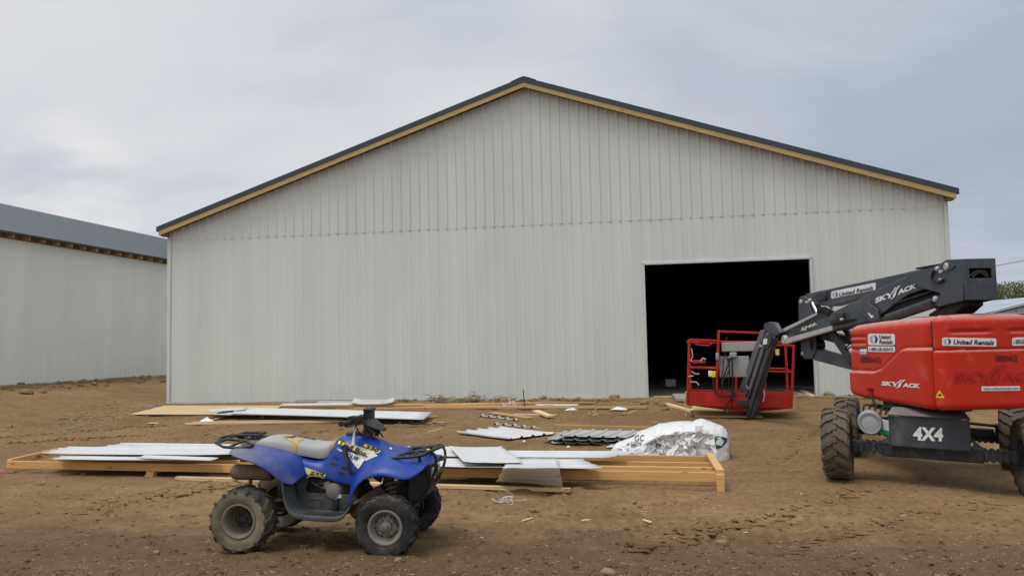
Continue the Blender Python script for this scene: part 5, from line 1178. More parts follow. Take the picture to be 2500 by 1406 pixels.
# wheels with slanted, stepped lugs
def lift_wheel(a, f, steer=0.0, side=-1):
    R, w, rr = .395, .315, .21; c = Vector((a, f, .415)); Rz = Matrix.Rotation(steer + (PI if side > 0 else 0), 3, 'Z')
    def pl(mb): mb.v = [Rz @ Vector((v.y, v.x, v.z)) + c for v in mb.v]; return mb
    t = MB(); t.lathe([(rr, -w*.42), (rr+.05, -w*.49), (R*.86, -w*.50), (R*.95, -w*.47), (R, -w*.42), (R, 0), (R, w*.42), (R*.95, w*.47), (R*.86, w*.50), (rr+.05, w*.49), (rr, w*.42)], 48)
    n = 17
    for k in range(n):
        th = 2*PI*k/n
        for sg in (-1, 1):
            o2 = 0 if sg < 0 else PI/n
            pth = [(sg*w*.505, th+o2+.25), (sg*w*.42, th+o2+.20), (sg*w*.30, th+o2+.10), (sg*w*.20, th+o2+.085), (sg*w*.08, th+o2+.0), (-sg*w*.06, th+o2-.03)]
            top, bot = [], []
            for i, (y, an) in enumerate(pth):
                rad = R*(.93 if i == 0 else 1.0); hh = .026
                for s2 in (-1, 1):
                    a1 = an+s2*.098; a2 = an+s2*.074
                    bot.append((( rad-.02)*math.cos(a1), y, (rad-.02)*math.sin(a1))); top.append(((rad+hh)*math.cos(a2), y, (rad+hh)*math.sin(a2)))
            m_ = len(pth); N = 2*m_; fs = []
            for i in range(m_-1):
                p, q, r_, s_ = 2*i, 2*i+1, 2*i+2, 2*i+3; fs += [(N+p, N+q, N+s_, N+r_), (p, N+p, N+r_, r_), (q, s_, N+s_, N+q)]
            fs += [(0, 1, N+1, N), (N-2, N+N-2, N+N-1, N-1)]; t.add(bot+top, fs)
    r_ = MB(); r_.lathe([(rr+.008, -w*.43), (rr-.01, -w*.40), (rr-.03, -w*.2), (rr*.75, -w*.12), (.10, -w*.14), (.09, -w*.3), (0, -w*.3)], 30); r_.lathe([(rr-.03, -w*.2), (rr-.02, w*.4), (rr+.008, w*.43), (rr-.02, w*.38), (rr*.8, w*.2), (0, w*.2)], 30); pl(r_)
    W = LCh(r_, 'wheel', 'boom_grey', smooth=35); pl(t); LCh(t, 'tyre', 'lift_tyre', parent=W, smooth=35); return W
lift_wheel(-1.02, -1.0, .0, -1); lift_wheel(1.02, -1.0, .16, 1); lift_wheel(-1.02, 1.02, 0, -1); lift_wheel(1.02, 1.02, -.12, 1)
# chassis
mb = MB(); mb.box((0, .0, .62), (.66, 1.75, .30)); mb.box((0, -1.0, .40), (1.05, .20, .17)); mb.box((0, 1.02, .40), (1.05, .20, .17)); LCh(mb, 'chassis', 'boom_dark', bevel=.015)
for f in (-1.0, 1.02):
    for sg in (-1, 1):
        mb = MB(); mb.box((sg*.69, f, .405), (.36, .13, .115))
        for k in range(5): x = sg*(.545+k*.07); mb.box((x, f, .405), (.046, .165, .145))
        LCh(mb, 'axle', 'boom_dark', bevel=.008)
        mb = MB(); mb.box((sg*.47, f-.0, .475), (.11, .22, .018)); mb.prism([(sg*.42, .47), (sg*.54, .475), (sg*.42, .58)], lambda p, q, t: Vector((p, t, q)), f-.10, f-.085); LCh(mb, 'axle_bracket', 'cover_plate')
for sg in (-1, 1):
    mb = MB(); mb.tube([(sg*.42, .78, .60), (sg*.88, .86, .57)], .020, 8); LCh(mb, 'steering_rod', 'boom_black', smooth=50)
    mb = MB(); mb.box((sg*.62, .98, .46), (.34, .12, .12)); mb.box((sg*.86, .98, .47), (.10, .16, .24)); LCh(mb, 'wheel_hub', 'boom_black', bevel=.008)
mb = MB()
mb.box((-.022, -1.24, .633), (.80, .012, .338)); mb.box((-.43, -1.09, .633), (.014, .32, .36)); mb.box((.385, -1.09, .633), (.014, .32, .36)); mb.box((-.022, -1.06, .46), (.80, .36, .012))
cover = LCh(mb, 'front_cover', 'cover_plate', bevel=.004)
mb = MB(); mb.hexa([Vector(p) for p in ((-.445, -1.27, .808), (.40, -1.27, .808), (.36, -.84, .865), (-.40, -.84, .865), (-.445, -1.27, .822), (.40, -1.27, .822), (.36, -.84, .879), (-.40, -.84, .879))]); LCh(mb, 'cover_lid', 'cover_plate', bevel=.003)
_BV.clear()
text_on('4X4', (2229, 1074), (2302, 1077), (2230, 1041), cover, .006, 'lettering', 'label_white', cover, bold=.045, spacing=1.05)
mb = MB(); mb.lathe([(0, -.02), (.098, -.02), (.100, -.035), (.125, -.04), (.138, -.02), (.142, .02), (.138, .30), (.11, .34), (0, .34)], 28, (-.645, -1.08, .69)); drum = LCh(mb, 'drive_drum', 'case_grey', smooth=35)  # grey drum with a paler disc in its end
mb = MB(); mb.lathe([(0, -.028), (.05, -.03), (.096, -.024), (.096, -.015)], 28, (-.645, -1.08, .69)); LCh(mb, 'lens', 'label_grey', parent=drum, smooth=35)
mb = MB(); rr = random.Random(5)
for k in range(6):
    y0 = rr.uniform(-1.0, -.8); mb.tube(smoothpath([(-.72+.06*k, y0, .78), (-.70+.07*k, y0+.05, .86+rr.uniform(0, .03)), (-.55+.05*k, y0+.08, .85), (-.36, y0+.1, .80)]), .013, 6)
LCh(mb, 'hydraulic_hose', 'wire_black', smooth=60)
mb = MB(); mb.box((-.455, -1.03, .64), (.16, .006, .17), Matrix.Rotation(.25, 3, 'Y')); tagp = LCh(mb, 'paper_tag', 'label_white')
mb = MB(); mb.box((-.47, -1.036, .585), (.165, .004, .05), Matrix.Rotation(.25, 3, 'Y')); LCh(mb, 'green_band', 'tag_green', parent=tagp)
mb = MB(); mb.lathe([(0, .78), (.50, .78), (.52, .82), (.52, .90), (.44, .93), (0, .93)], 36, (0, 0, 0), axis='z'); LT(mb, 'turntable', 'boom_black', smooth=35)
# red covers: moulded shells with soft corners, steps and grooves pressed into them
def rplan(u0, u1, v0, v1, r, n=7):
    """plan outline with a radius for each corner, counted from (u0, v0) round by (u1, v0), (u1, v1), (u0, v1); sides subdivided"""
    cs = [((u0+r[0], v0+r[0]), 180, r[0]), ((u1-r[1], v0+r[1]), 270, r[1]), ((u1-r[2], v1-r[2]), 0, r[2]), ((u0+r[3], v1-r[3]), 90, r[3])]; P = []
    for (c, a0, rr_) in cs:
        for k in range(n+1): a_ = math.radians(a0+90*k/n); P.append((c[0]+rr_*math.cos(a_), c[1]+rr_*math.sin(a_)))
    out_ = []
    for i, p in enumerate(P):
        q = P[(i+1) % len(P)]; d = math.hypot(q[0]-p[0], q[1]-p[1]); m_ = max(1, int(d/.035)) if d > .05 else 1
        for k in range(m_): out_.append((p[0]+(q[0]-p[0])*k/m_, p[1]+(q[1]-p[1])*k/m_))
    return out_
def moulded(plan, z0, z1, rb, rt, disp, nz=52):
    n = len(plan); cu_ = sum(p[0] for p in plan)/n; cv_ = sum(p[1] for p in plan)/n
    nr = []
    for i in range(n):
        a_, b_ = plan[i-1], plan[(i+1) % n]; t = Vector((b_[0]-a_[0], b_[1]-a_[1])); t.normalize(); nr.append((t.y, -t.x))
    if sum((p[0]-cu_)*q[0]+(p[1]-cv_)*q[1] for p, q in zip(plan, nr)) < 0: nr = [(-q[0], -q[1]) for q in nr]
    lv = [(0.0, rb)] + [(rb*(1-math.cos(math.radians(t))), rb*(1-math.sin(math.radians(t)))) for t in (20, 40, 60, 80)]
    rings = []
    def ring(fz, ins, top):
        row = []
        for (u_, v), q in zip(plan, nr):
            lo, hi = z0(u_), z1(u_); z = fz(lo, hi); d_ = disp(u_, v, z, q)
            row.append(Vector((u_+q[0]*(d_-ins), v+q[1]*(d_-ins), z)))
        rings.append(row)
    for dz, ins in lv: ring(lambda lo, hi, dz=dz: lo+dz, ins, False)
    for k in range(nz+1): ring(lambda lo, hi, k=k: lo+rb+(hi-rt-lo-rb)*k/nz, 0, False)
    for t in (12, 25, 40, 55, 70, 82, 90): ring(lambda lo, hi, t=t: hi-rt*(1-math.sin(math.radians(t))), rt*(1-math.cos(math.radians(t))), True)
    for k in (.5, .85): rings.append([Vector((p.x+(cu_-p.x)*k, p.y+(cv_-p.y)*k, p.z+.012*k)) for p in rings[-1 if k == .5 else -2]])
    mb = MB(); mb.grid([r_+[r_[0]] for r_ in rings]); m_ = n+1; mb.f += [tuple(range(n)), tuple(len(mb.v)-m_+i for i in range(n-1, -1, -1))]; mb.mi += [0, 0]
    return mb
def ipl(x, pts): return float(np.interp(x, [p[0] for p in pts], [p[1] for p in pts]))
def stepz(u_): return ipl(u_, [(-1.3, 1.575), (-.76, 1.573), (-.62, 1.555), (-.14, 1.318), (.05, 1.275), (.8, 1.266)])
def hood_disp(u_, v, z, q):
    d_ = 0.0; out_ = max(0.0, q[1]) if v > .3 else 0
    o = sstep((stepz(u_)-z)/.022)*.030 - math.exp(-((z-stepz(u_)-.012)/.014)**2)*.010
    d_ += o*(1.0 if (q[1] > .2 or (q[0] > .3 and v > .3)) else 0)
    if u_ > .22:
        for zz_ in (1.72, 1.64, 1.555): d_ -= .022*math.exp(-((z-zz_)/.017)**2)*sstep((u_-.22)/.06)
    if q[1] > .6 and abs(u_-.14) < .12 and z < 1.09: d_ -= .05*sstep((.085-abs(u_-.14))/.03)*sstep((1.06-z)/.03)
    return d_
ht = lambda u_: ipl(u_, [(-1.3, 1.938), (-.05, 1.912), (.62, 1.882), (.80, 1.860)]); hb = lambda u_: ipl(u_, [(-1.3, .880), (-.55, .893), (.45, .925), (.70, .950), (.80, .985)])
hood = LT(moulded(rplan(-1.195, .80, .06, .640, (.02, .02, .15, .085)), hb, ht, .07, .12, hood_disp), 'hood', 'lift_red', smooth=50); hood['label'] = 'red engine cover facing left'
hood2 = LT(moulded(rplan(-1.285, .80, -.60, -.02, (.11, .15, .02, .02)), hb, ht, .07, .12, lambda u_, v, z, q: 0.0, 8), 'hood', 'lift_red', smooth=50)
panel = hood
mb = MB(); mb.tube([(.12, .68, .99), (.08, .69, .95), (.06, .67, .89), (.02, .66, .86)], .016, 6); LT(mb, 'latch', 'wire_black', smooth=60)
def cw_disp(u_, v, z, q):
    back = q[0] < -.15
    d_ = -.026*math.exp(-((z-1.553)/.012)**2) - .008*sstep((z-1.558)/.02)
    if back:
        for va, vb in ((.10, .585), (-.45, -.08)): d_ -= .020*sstep((v-va)/.03)*sstep((vb-v)/.03)*math.exp(-((z-1.752)/.022)**4)
        if q[0] < -.5: d_ -= .006*math.exp(-((z-1.46)/.03)**2)*0
    return d_
def cw_plan():
    base = [(.560, -1.325), (.640, -1.330), (.684, -1.352), (.704, -1.392), (.704, -1.425), (.690, -1.462), (.662, -1.488), (.62, -1.505), (.38, -1.526), (.15, -1.535), (-.08, -1.530), (-.25, -1.512), (-.36, -1.48), (-.44, -1.43), (-.49, -1.37), (-.51, -1.325)]; out_ = []
    for i, p in enumerate(base):
        q = base[(i+1) % len(base)]; d = math.hypot(q[0]-p[0], q[1]-p[1]); m_ = max(1, int(d/.035))
        for k in range(m_): out_.append((p[1]+(q[1]-p[1])*k/m_, p[0]+(q[0]-p[0])*k/m_))
    return out_
cw = LT(moulded(cw_plan(), lambda u_: .895, lambda u_: 1.940, .07, .10, cw_disp, 70), 'counterweight', 'lift_red', smooth=50); cwt = cw
mb = MB(); mb.box((-1.26, .03, 1.42), (.12, 1.14, .92)); LT(mb, 'seam_shade_fill', 'boom_black')  # black fill added behind the cover seam to stand for its shade
mb = MB(); mb.lathe([(.075, 0), (.07, .06), (.05, .085), (0, .09)], 18, (-.55, -.12, 1.925), axis='z'); mat('amber', (.75, .20, .03), .35); LT(mb, 'beacon', 'amber', smooth=40)
mb = MB(); mb.box((-.3, .0, 1.86), (1.6, .5, .06)); LT(mb, 'deck', 'boom_black')
# tower, links and booms (side planes in u, z)
def beam(poly, v0, v1, name, m, bv=.012, **kw):
    mb = MB(); mb.prism(poly, lambda p, q, t: Vector((p, t, q)), v0, v1); return LT(mb, name, m, bevel=bv, bseg=2, **kw)
def uz(px, py, v): P = onplane(px, py, T(0, v, 0), V_); d = P-LC; return d.dot(U_), P.z
def pbeam(pts, v, v0, v1, name, m, bv=.012, **kw): return beam([uz(px, py, v) for px, py in pts], v0, v1, name, m, bv, **kw)
pbeam([(2352, 632), (2310, 634), (2284, 651), (2205, 671), (2240, 700), (2296, 716), (2280, 745), (2292, 748), (2352, 734)], .36, .335, .36, 'tail_plate', 'boom_grey', .006)
pbeam([(2352, 632), (2310, 634), (2284, 651), (2205, 671), (2240, 700), (2296, 716), (2280, 745), (2292, 748), (2352, 734)], .36, .0, .025, 'tail_plate', 'boom_grey', .006)
ue = uz(2352, 632, .36)[0]
zt, zb = uz(2352, 632, .36)[1], uz(2352, 733, .36)[1]
mb = MB(); z0, z1 = 2.335, 2.445
mb.box((ue, .18, (zt+z1)/2), (.03, .36, zt-z1)); mb.box((ue, .18, (z0+zb)/2), (.03, .36, z0-zb)); mb.box((ue, .335, (z0+z1)/2), (.03, .05, z1-z0)); mb.box((ue, .025, (z0+z1)/2), (.03, .05, z1-z0))
tailp = LT(mb, 'tail_cap', 'boom_grey', bevel=.004)
mb = MB(); mb.box((ue+.25, .18, (zt+zb)/2), (.02, .30, .40)); mb.box((ue+.5, .18, zt-.015), (1.0, .33, .02)); mb.box((ue+.5, .18, zb+.01), (.9, .33, .02)); LT(mb, 'tail_inside', 'boom_black')
mb = MB(); mb.tube(smoothpath([(ue+.05, .28, 2.36), (ue+.03, .2, 2.42), (ue+.03, .10, 2.41), (ue+.05, .06, 2.35)]), .012, 6); mb.tube(smoothpath([(ue+.05, .24, 2.35), (ue+.04, .16, 2.41), (ue+.05, .08, 2.36)]), .012, 6); LT(mb, 'cable', 'wire_grey', smooth=60)
pbeam([(2350, 733), (2300, 745), (2265, 768), (2270, 776), (2330, 766), (2352, 746)], .30, .06, .30, 'tail_underside', 'boom_black')
main = pbeam([(2262, 658), (2190, 684), (2040, 758), (1994, 786), (1990, 812), (2034, 806), (2128, 783), (2150, 768), (2215, 720), (2296, 690)], .30, .06, .30, 'main_boom', 'boom_grey')
pbeam([(2240, 712), (2150, 745), (2145, 775), (2180, 776), (2296, 738), (2300, 712)], .26, .10, .26, 'boom_hose_bundle', 'boom_black', .03)
mb = MB(); a, b = uz(2168, 778, .33), uz(2284, 738, .33); mb.tube([(a[0], .33, a[1]), (b[0], .33, b[1])], .062, 14); LT(mb, 'lift_cylinder', 'boom_dark', smooth=50)
mb = MB(); a2 = uz(2135, 790, .33); mb.tube([(a[0], .33, a[1]), (a2[0], .33, a2[1])], .034, 12); LT(mb, 'cylinder_rod', 'boom_black', smooth=50)
brk = pbeam([(2088, 749), (2117, 737), (2142, 756), (2146, 778), (2128, 785), (2092, 760)], .335, .315, .335, 'boom_bracket', 'boom_grey', .004)
poly_on([(2119, 764), (2123, 763), (2126, 769), (2131, 769), (2134, 775), (2130, 774), (2128, 777), (2124, 771)], brk, .004, 'mark', 'label_white', brk)
pbeam([(2024, 788), (2028, 780), (2070, 775), (2088, 779), (2050, 790), (2028, 795)], .35, .30, .35, 'hose_guard', 'boom_black', .02)
mb = MB(); q = uz(2052, 772, .33); mb.box((q[0], .33, q[1]), (.22, .06, .11)); LT(mb, 'sensor_box', 'boom_dark', bevel=.012)
fly = pbeam([(1996, 762), (2030, 762), (2044, 778), (2034, 802), (1912, 838), (1884, 818)], .27, .08, .27, 'fly_boom', 'boom_dark', .02)
pbeam([(1997, 761), (1992, 770), (1888, 823), (1884, 815)], .30, .25, .30, 'fly_boom_rail', 'silver', .008)
pbeam([(2030, 795), (2032, 806), (1916, 840), (1911, 828)], .32, .25, .32, 'fly_boom_rail', 'silver', .008)
mb = MB(); q = uz(1912, 829, .33); mb.lathe([(0, .335), (.075, .335), (.08, .325), (.08, .22), (0, .22)], 22, (q[0], 0, q[1])); LT(mb, 'boom_end_cap', 'silver', smooth=40)
mb = MB()
for px, py in ((2000, 757), (2006, 755), (2012, 758), (2018, 761), (2024, 764)): q = uz(px, py, .30); mb.box((q[0], .28, q[1]), (.07, .10, .08))
LT(mb, 'cable_chain', 'boom_black', bevel=.01)
arm = pbeam([(2250, 656), (2180, 672), (2030, 704), (1966, 718), (1966, 742), (2030, 748), (2130, 722), (2250, 690)], .12, -.04, .12, 'upper_arm', 'boom_grey')
mb = MB(); q = uz(2005, 722, .15); mb.box((q[0], .12, q[1]), (.34, .09, .17)); LT(mb, 'valve_block', 'boom_dark', bevel=.03)
pbeam([(1949, 732), (1952, 725), (1962, 722), (1970, 728), (1974, 745), (1982, 765), (1996, 790), (1996, 800), (1950, 800)], .14, .115, .14, 'link_plate', 'boom_grey', .006)
pbeam([(1952, 800), (1990, 800), (1990, 862), (1980, 875), (1963, 876), (1956, 866)], .14, .115, .14, 'link_plate', 'boom_grey', .006)
pbeam([(1950, 735), (1980, 735), (1990, 800), (1988, 868), (1958, 868)], .10, -.06, .10, 'link_post', 'boom_dark')
pbeam([(1975, 846), (2000, 856), (2085, 880), (2085, 905), (1990, 880), (1965, 872)], .12, -.05, .12, 'lower_arm', 'boom_grey')
pbeam([(1998, 808), (2075, 822), (2085, 842), (2040, 838), (1996, 826)], .05, -.10, .05, 'upper_link', 'boom_dark')
pbeam([(2014, 805), (2030, 802), (2082, 880), (2074, 892)], .18, .13, .18, 'strut', 'boom_dark', .006)
pbeam([(2050, 800), (2062, 798), (2085, 830), (2085, 845)], .02, -.03, .02, 'strut', 'boom_dark', .006)
mb = MB(); q = uz(1988, 842, .1); mb.lathe([(0, .14), (.085, .14), (.085, -.05), (0, -.05)], 18, (q[0], 0, q[1])); LT(mb, 'pivot', 'boom_black', smooth=40)
mb = MB(); a, b = uz(1984, 740, .20), uz(1996, 764, .20); mb.tube([(a[0], .20, a[1]), (b[0], .20, b[1])], .030, 10); a, b = uz(2020, 738, .05), uz(2030, 752, .05); mb.tube([(a[0], .05, a[1]), (b[0], .05, b[1])], .030, 10); LT(mb, 'cylinder_rod', 'chrome', smooth=50)
def pins(lst):
    for px, py, v, r in lst:
        q = uz(px, py, v); mb = MB(); mb.lathe([(0, v+.03), (r*.7, v+.03), (r, v+.018), (r, v-.01)], 14, (q[0], 0, q[1])); LT(mb, 'pin', 'silver', smooth=40)
pins([(2313, 651, .36, .045), (2290, 656, .36, .028), (2299, 664, .36, .022), (2285, 730, .36, .035), (2298, 682, .36, .014), (1957, 737, .14, .04), (1961, 863, .14, .035), (1978, 733, .20, .03), (1971, 738, .20, .02), (2056, 780, .36, .02)])
pbeam([(2300, 646), (2318, 642), (2330, 648), (2326, 656), (2312, 660)], .372, .36, .372, 'pin_plate', 'boom_grey', .003)
def wire(pts, r, name='cable', m='wire_black', v=None, parent=None):
    mb = MB(); P = []
    for p in pts: q = uz(p[0], p[1], p[2] if len(p) > 2 else v); P.append((q[0], p[2] if len(p) > 2 else v, q[1]))
    mb.tube(smoothpath(P), r, 6); return LT(mb, name, m, smooth=60, **({'parent': parent} if parent else {}))
wire([(2288, 656), (2278, 663), (2274, 676), (2277, 688), (2290, 691), (2304, 683)], .012, v=.375)
for k in range(4): wire([(2303-k*2, 684+k*3), (2288, 702+k*2), (2262, 716+k*2), (2225, 728+k*2), (2180, 742+k*2)], .014, v=.30-.03*k)
for k in range(3): wire([(2279+k*2, 739), (2283-k*2, 750), (2291, 754-k*2), (2297-k, 744)], .010, v=.33)
wire([(2072, 842), (2064, 850), (2066, 860), (2074, 868)], .012, v=.25); wire([(2080, 845), (2067, 855), (2072, 872)], .012, v=.28)
# jib
JV = .42
head = pbeam([(1868, 790), (1880, 786), (1893, 788), (1906, 812), (1892, 824), (1872, 812)], .38, .32, .40, 'jib_head', 'boom_grey', .01)
pbeam([(1868, 790), (1880, 786), (1893, 788), (1906, 812), (1892, 824), (1872, 812)], .26, .20, .26, 'jib_head', 'boom_grey', .01)
pbeam([(1862, 792), (1872, 788), (1884, 810), (1874, 824), (1860, 812)], .36, .22, .36, 'jib_knuckle', 'boom_black', .04)
j1 = pbeam([(1870, 806), (1894, 828), (1885, 850), (1836, 1020), (1818, 1024), (1812, 1008)], .40, .33, .40, 'jib', 'boom_grey', .015)
pbeam([(1856, 806), (1868, 806), (1822, 940), (1808, 960), (1806, 944)], .43, .39, .43, 'jib_rail', 'rail_skylit', .008)
pbeam([(1869, 812), (1876, 818), (1820, 990), (1812, 992)], .45, .40, .45, 'jib_rail', 'rail_skylit', .008)
pbeam([(1882, 818), (1889, 824), (1826, 1016), (1819, 1014)], .44, .40, .44, 'jib_rail', 'boom_grey', .006)
pbeam([(1872, 815), (1884, 814), (1882, 834), (1873, 852), (1862, 850)], .46, .44, .46, 'jib_plate', 'boom_dark', .004)
pbeam([(1808, 950), (1820, 940), (1826, 950), (1815, 984), (1812, 1022), (1804, 1024), (1800, 985)], .48, .45, .48, 'jib_end_plate', 'cover_plate', .006)
lbl = pbeam([(1863, 828), (1873, 826), (1872, 840), (1862, 841)], .468, .46, .468, 'label', 'label_white', .001)
pins([(1806, 1018, .48, .03), (1810, 975, .48, .03), (1858, 845, .46, .02)])
jl = bpy.data.objects.new  # alias kept short
poly_on([(1805, 1003), (1812, 1004), (1807, 995)], [o for o in COL.objects if o.name.startswith('jib_end_plate')], .004, 'warning_sign', 'label_yellow', lift)
# lettering on the booms
def sticker(p00, p10, p01, tgt, m='label_white', rad=.2): return poly_on(rrect(p00, p10, p01, rad), tgt, .005, 'sticker', m, tgt, 14)
def rental_logo(c, rx, ry, tgt, par):
    lay([p for p in oval(c, rx, ry, 16, 90, 270)] + [(c[0]-rx*.25+rx*.0, c[1]-ry*.55), (c[0]-rx*.38, c[1]), (c[0]-rx*.25, c[1]+ry*.55)][::1], [tuple(range(19))], lambda a, b: ray(a, b), tgt, .009, 'logo_mark', 'label_grey', par, None)
    lay([p for p in oval(c, rx, ry, 16, -90, 90)] + [(c[0]+rx*.25, c[1]+ry*.55), (c[0]+rx*.38, c[1]), (c[0]+rx*.25, c[1]-ry*.55)], [tuple(range(19))], lambda a, b: ray(a, b), tgt, .009, 'logo_mark', 'label_blue', par, None)
def maker_name(p00, p10, p01, tgt, m, off=.006, bold=.05):
    """the maker's name: SKY and JACK with two slashes rising out of the middle letters"""
    p00, p10, p01 = Vector(p00), Vector(p10), Vector(p01); q = lambda a, b: tuple(p00+(p10-p00)*a+(p01-p00)*b)
    text_on('SK', q(0, .1), q(.27, .1), q(0, .92), tgt, off, 'lettering', m, tgt, bold=bold, shear=.1)
    text_on('ACK', q(.55, .0), q(1, .0), q(.55, .82), tgt, off, 'lettering', m, tgt, bold=bold, shear=.1)
    for pl in ([q(.255, .93), q(.325, .93), q(.392, .50), q(.345, .38)], [q(.335, .45), q(.392, .48), q(.372, .06), q(.315, .06)], [q(.345, .40), q(.385, .45), q(.55, 1.35), q(.50, 1.35)], [q(.42, .30), q(.465, .38), q(.63, 1.42), q(.58, 1.42)], [q(.47, .78), q(.53, .78), q(.50, .1), q(.46, -.12), q(.38, -.25), q(.37, -.12), q(.43, -.02)]):
        lay(pl, [tuple(range(len(pl)))], lambda a, b: ray(a, b), tgt, off+.0015, 'lettering', m, tgt, None)
_BV.clear()
sticker((2030, 729.5), (2139, 707.5), (2030, 711.5), arm)
rental_logo((2040, 719), 6.5, 6.5, arm, arm)
text_on('United Rentals', (2050, 724.5), (2133, 707.5), (2050, 714), arm, .009, 'lettering', 'ink_black', arm, shear=.2, bold=.02)
maker_name((2138, 742), (2238, 703), (2137, 727), main, 'label_white')
text_on('SJ46AJ', (1955, 811), (2010, 789), (1957.5, 800), fly, .006, 'lettering', 'label_white', fly, bold=.02)
# stickers on the covers
sticker((2120, 842), (2186, 843), (2120, 814), hood)
rental_logo((2134.5, 828), 10, 10, hood, hood)
text_on('United', (2148, 827), (2176, 827.5), (2148, 817), hood, .009, 'lettering', 'ink_black', hood, shear=.15, bold=.02); text_on('Rentals', (2148, 839.5), (2181, 840), (2148, 829), hood, .009, 'lettering', 'ink_black', hood, shear=.15, bold=.02)
sticker((2120, 858.5), (2186, 859.5), (2120, 845), hood)
text_on('1-800-UR-RENTS', (2123, 856), (2182, 857), (2123, 848), hood, .009, 'lettering', 'ink_black', hood, shear=.15, bold=.015)
sticker((2100, 864), (2117, 864), (2100, 850), hood, 'label_white', .05); poly_on([(2100, 850), (2117, 850), (2117, 854.5), (2100, 854.5)], hood, .008, 'sticker_band', 'label_sky', hood); poly_on([(2100, 856), (2117, 856), (2117, 861), (2100, 861)], hood, .008, 'sticker_band', 'label_sky', hood)
text_on('10501612', (2102, 884.5), (2151, 886.5), (2102, 869.5), hood, .006, 'lettering', 'ink_black', hood, bold=.03)
maker_name((2153, 942), (2247, 947), (2153, 929), panel, 'label_white')
sticker((2300, 843.5), (2432, 846), (2300, 823.5), cwt)
rental_logo((2312, 833.5), 9, 7.5, cwt, cwt)
text_on('United Rentals', (2327, 840.5), (2426, 842.5), (2327, 828.5), cwt, .009, 'lettering', 'ink_black', cwt, shear=.2, bold=.03)
sticker((2470, 844), (2532, 842), (2470, 824), cwt); text_on('1-800-UR-RENTS', (2473, 840), (2530, 838), (2473, 829), cwt, .009, 'lettering', 'ink_black', cwt, shear=.15, bold=.015)
text_on('10501612', (2430, 882), (2483, 882), (2430, 867), cw, .006, 'lettering', 'ink_black', cw, bold=.03)
maker_name((2327, 935), (2540, 930), (2327, 906), cw, 'basket_red', .010, .03)  # name is moulded in cover red; darker red paints its relief shade
sticker((2396, 954), (2489, 953), (2396, 943), cw, 'label_white', .1); text_on('www.unitedrentals.com', (2400, 951.5), (2486, 950.5), (2400, 945), cw, .009, 'lettering', 'ink_black', cw, shear=.15, bold=.01)
poly_on([(2284, 971), (2306, 971), (2294, 952)], cw, .005, 'warning_sign', 'label_yellow', cw, 10); poly_on([(2290, 966), (2301, 966), (2295, 960)], cw, .009, 'sign_mark', 'ink_black', cw, 10)
# ------------------------------------------------------------------ basket at the boom's end
BD = 16.0; rb_ang = YAW + math.radians(-14); RB = Vector((math.cos(rb_ang), math.sin(rb_ang), 0)); NB = Vector((-RB.y, RB.x, 0))
B0 = CAM + ray(1681, 992)*16.3; 
def bk(px, py, d=0.0): P = onplane(px, py, B0+NB*d, NB); q = P-B0; return q.dot(RB), P.z
BXm = Matrix(((RB.x, NB.x, 0, B0.x), (RB.y, NB.y, 0, B0.y), (0, 0, 1, 0), (0, 0, 0, 1)))
xr, zr0 = bk(1934, 997); xl, zl0 = bk(1681, 990); DB = .74
mb = MB(); 
for y in (0, DB): mb.hexa([Vector((xl, y-.012, zl0)), Vector((xr, y-.012, zr0)), Vector((xr, y+.012, zr0)), Vector((xl, y+.012, zl0)), Vector((xl, y-.012, zl0+.27)), Vector((xr, y-.012, zr0+.27)), Vector((xr, y+.012, zr0+.27)), Vector((xl, y+.012, zl0+.27))])
for x, z in ((xl, zl0), (xr, zr0)): mb.box((x, DB/2, z+.135), (.024, DB, .27))
mb.hexa([Vector(p) for p in ((xl, 0, zl0+.03), (xr, 0, zr0+.03), (xr, DB, zr0+.03), (xl, DB, zl0+.03), (xl, 0, zl0+.05), (xr, 0, zr0+.05), (xr, DB, zr0+.05), (xl, DB, zl0+.05))])
basket = mb.build('basket', 'basket_red', lift, xf=BXm, bevel=.005)
def BK(mb, name, m, **kw): return mb.build(name, m, basket, xf=BXm, **kw)
def bpole(pa, pb, da, db, r=.020, sq=True):
    a, b = bk(*pa, da), bk(*pb, db); a = Vector((a[0], da, a[1])); b = Vector((b[0], db, b[1])); m_ = MB()
    (m_.bar(a, b, 2*r, 2*r, ext=r*.6) if sq else m_.tube([a, b], r, 10)); BK(m_, 'rail', 'basket_red', bevel=.008 if sq else 0, smooth=None if sq else 60)
bpole((1683, 830), (1678, 985), 0, 0, .024); bpole((1938, 843), (1932, 992), 0, 0, .024)
bpole((1755, 808), (1749, 955), 0, 0, .026); bpole((1755, 809), (1862, 813), 0, 0)
bpole((1684, 829), (1755, 832), 0, 0); bpole((1683, 835.5), (1755, 837.5), 0, 0, .012)
bpole((1681, 897.5), (1750, 899), 0, 0, .017, False); bpole((1868, 906), (1937, 908), 0, 0, .017, False)
bpole((1880, 842), (1938, 844), 0, 0)
x2 = xl; z_ = lambda x: zl0+(zr0-zl0)*(x-xl)/(xr-xl)
for xa in (xl+.02, xr-.02): m_ = MB(); m_.bar((xa, DB, z_(xa)), (xa, DB, z_(xa)+1.24), .045, .045); BK(m_, 'rail', 'basket_red', bevel=.006)
for hgt, r in ((1.24, .020), (.72, .017)):
    m_ = MB(); m_.tube([(xl+.02, DB, z_(xl)+hgt), (xr-.02, DB, z_(xr)+hgt)], r, 8); m_.tube([(xl+.02, 0, z_(xl)+hgt), (xl+.02, DB, z_(xl)+hgt)], r, 8); m_.tube([(xr-.02, 0, z_(xr)+hgt), (xr-.02, DB, z_(xr)+hgt)], r, 8); BK(m_, 'rail', 'basket_red', smooth=60)
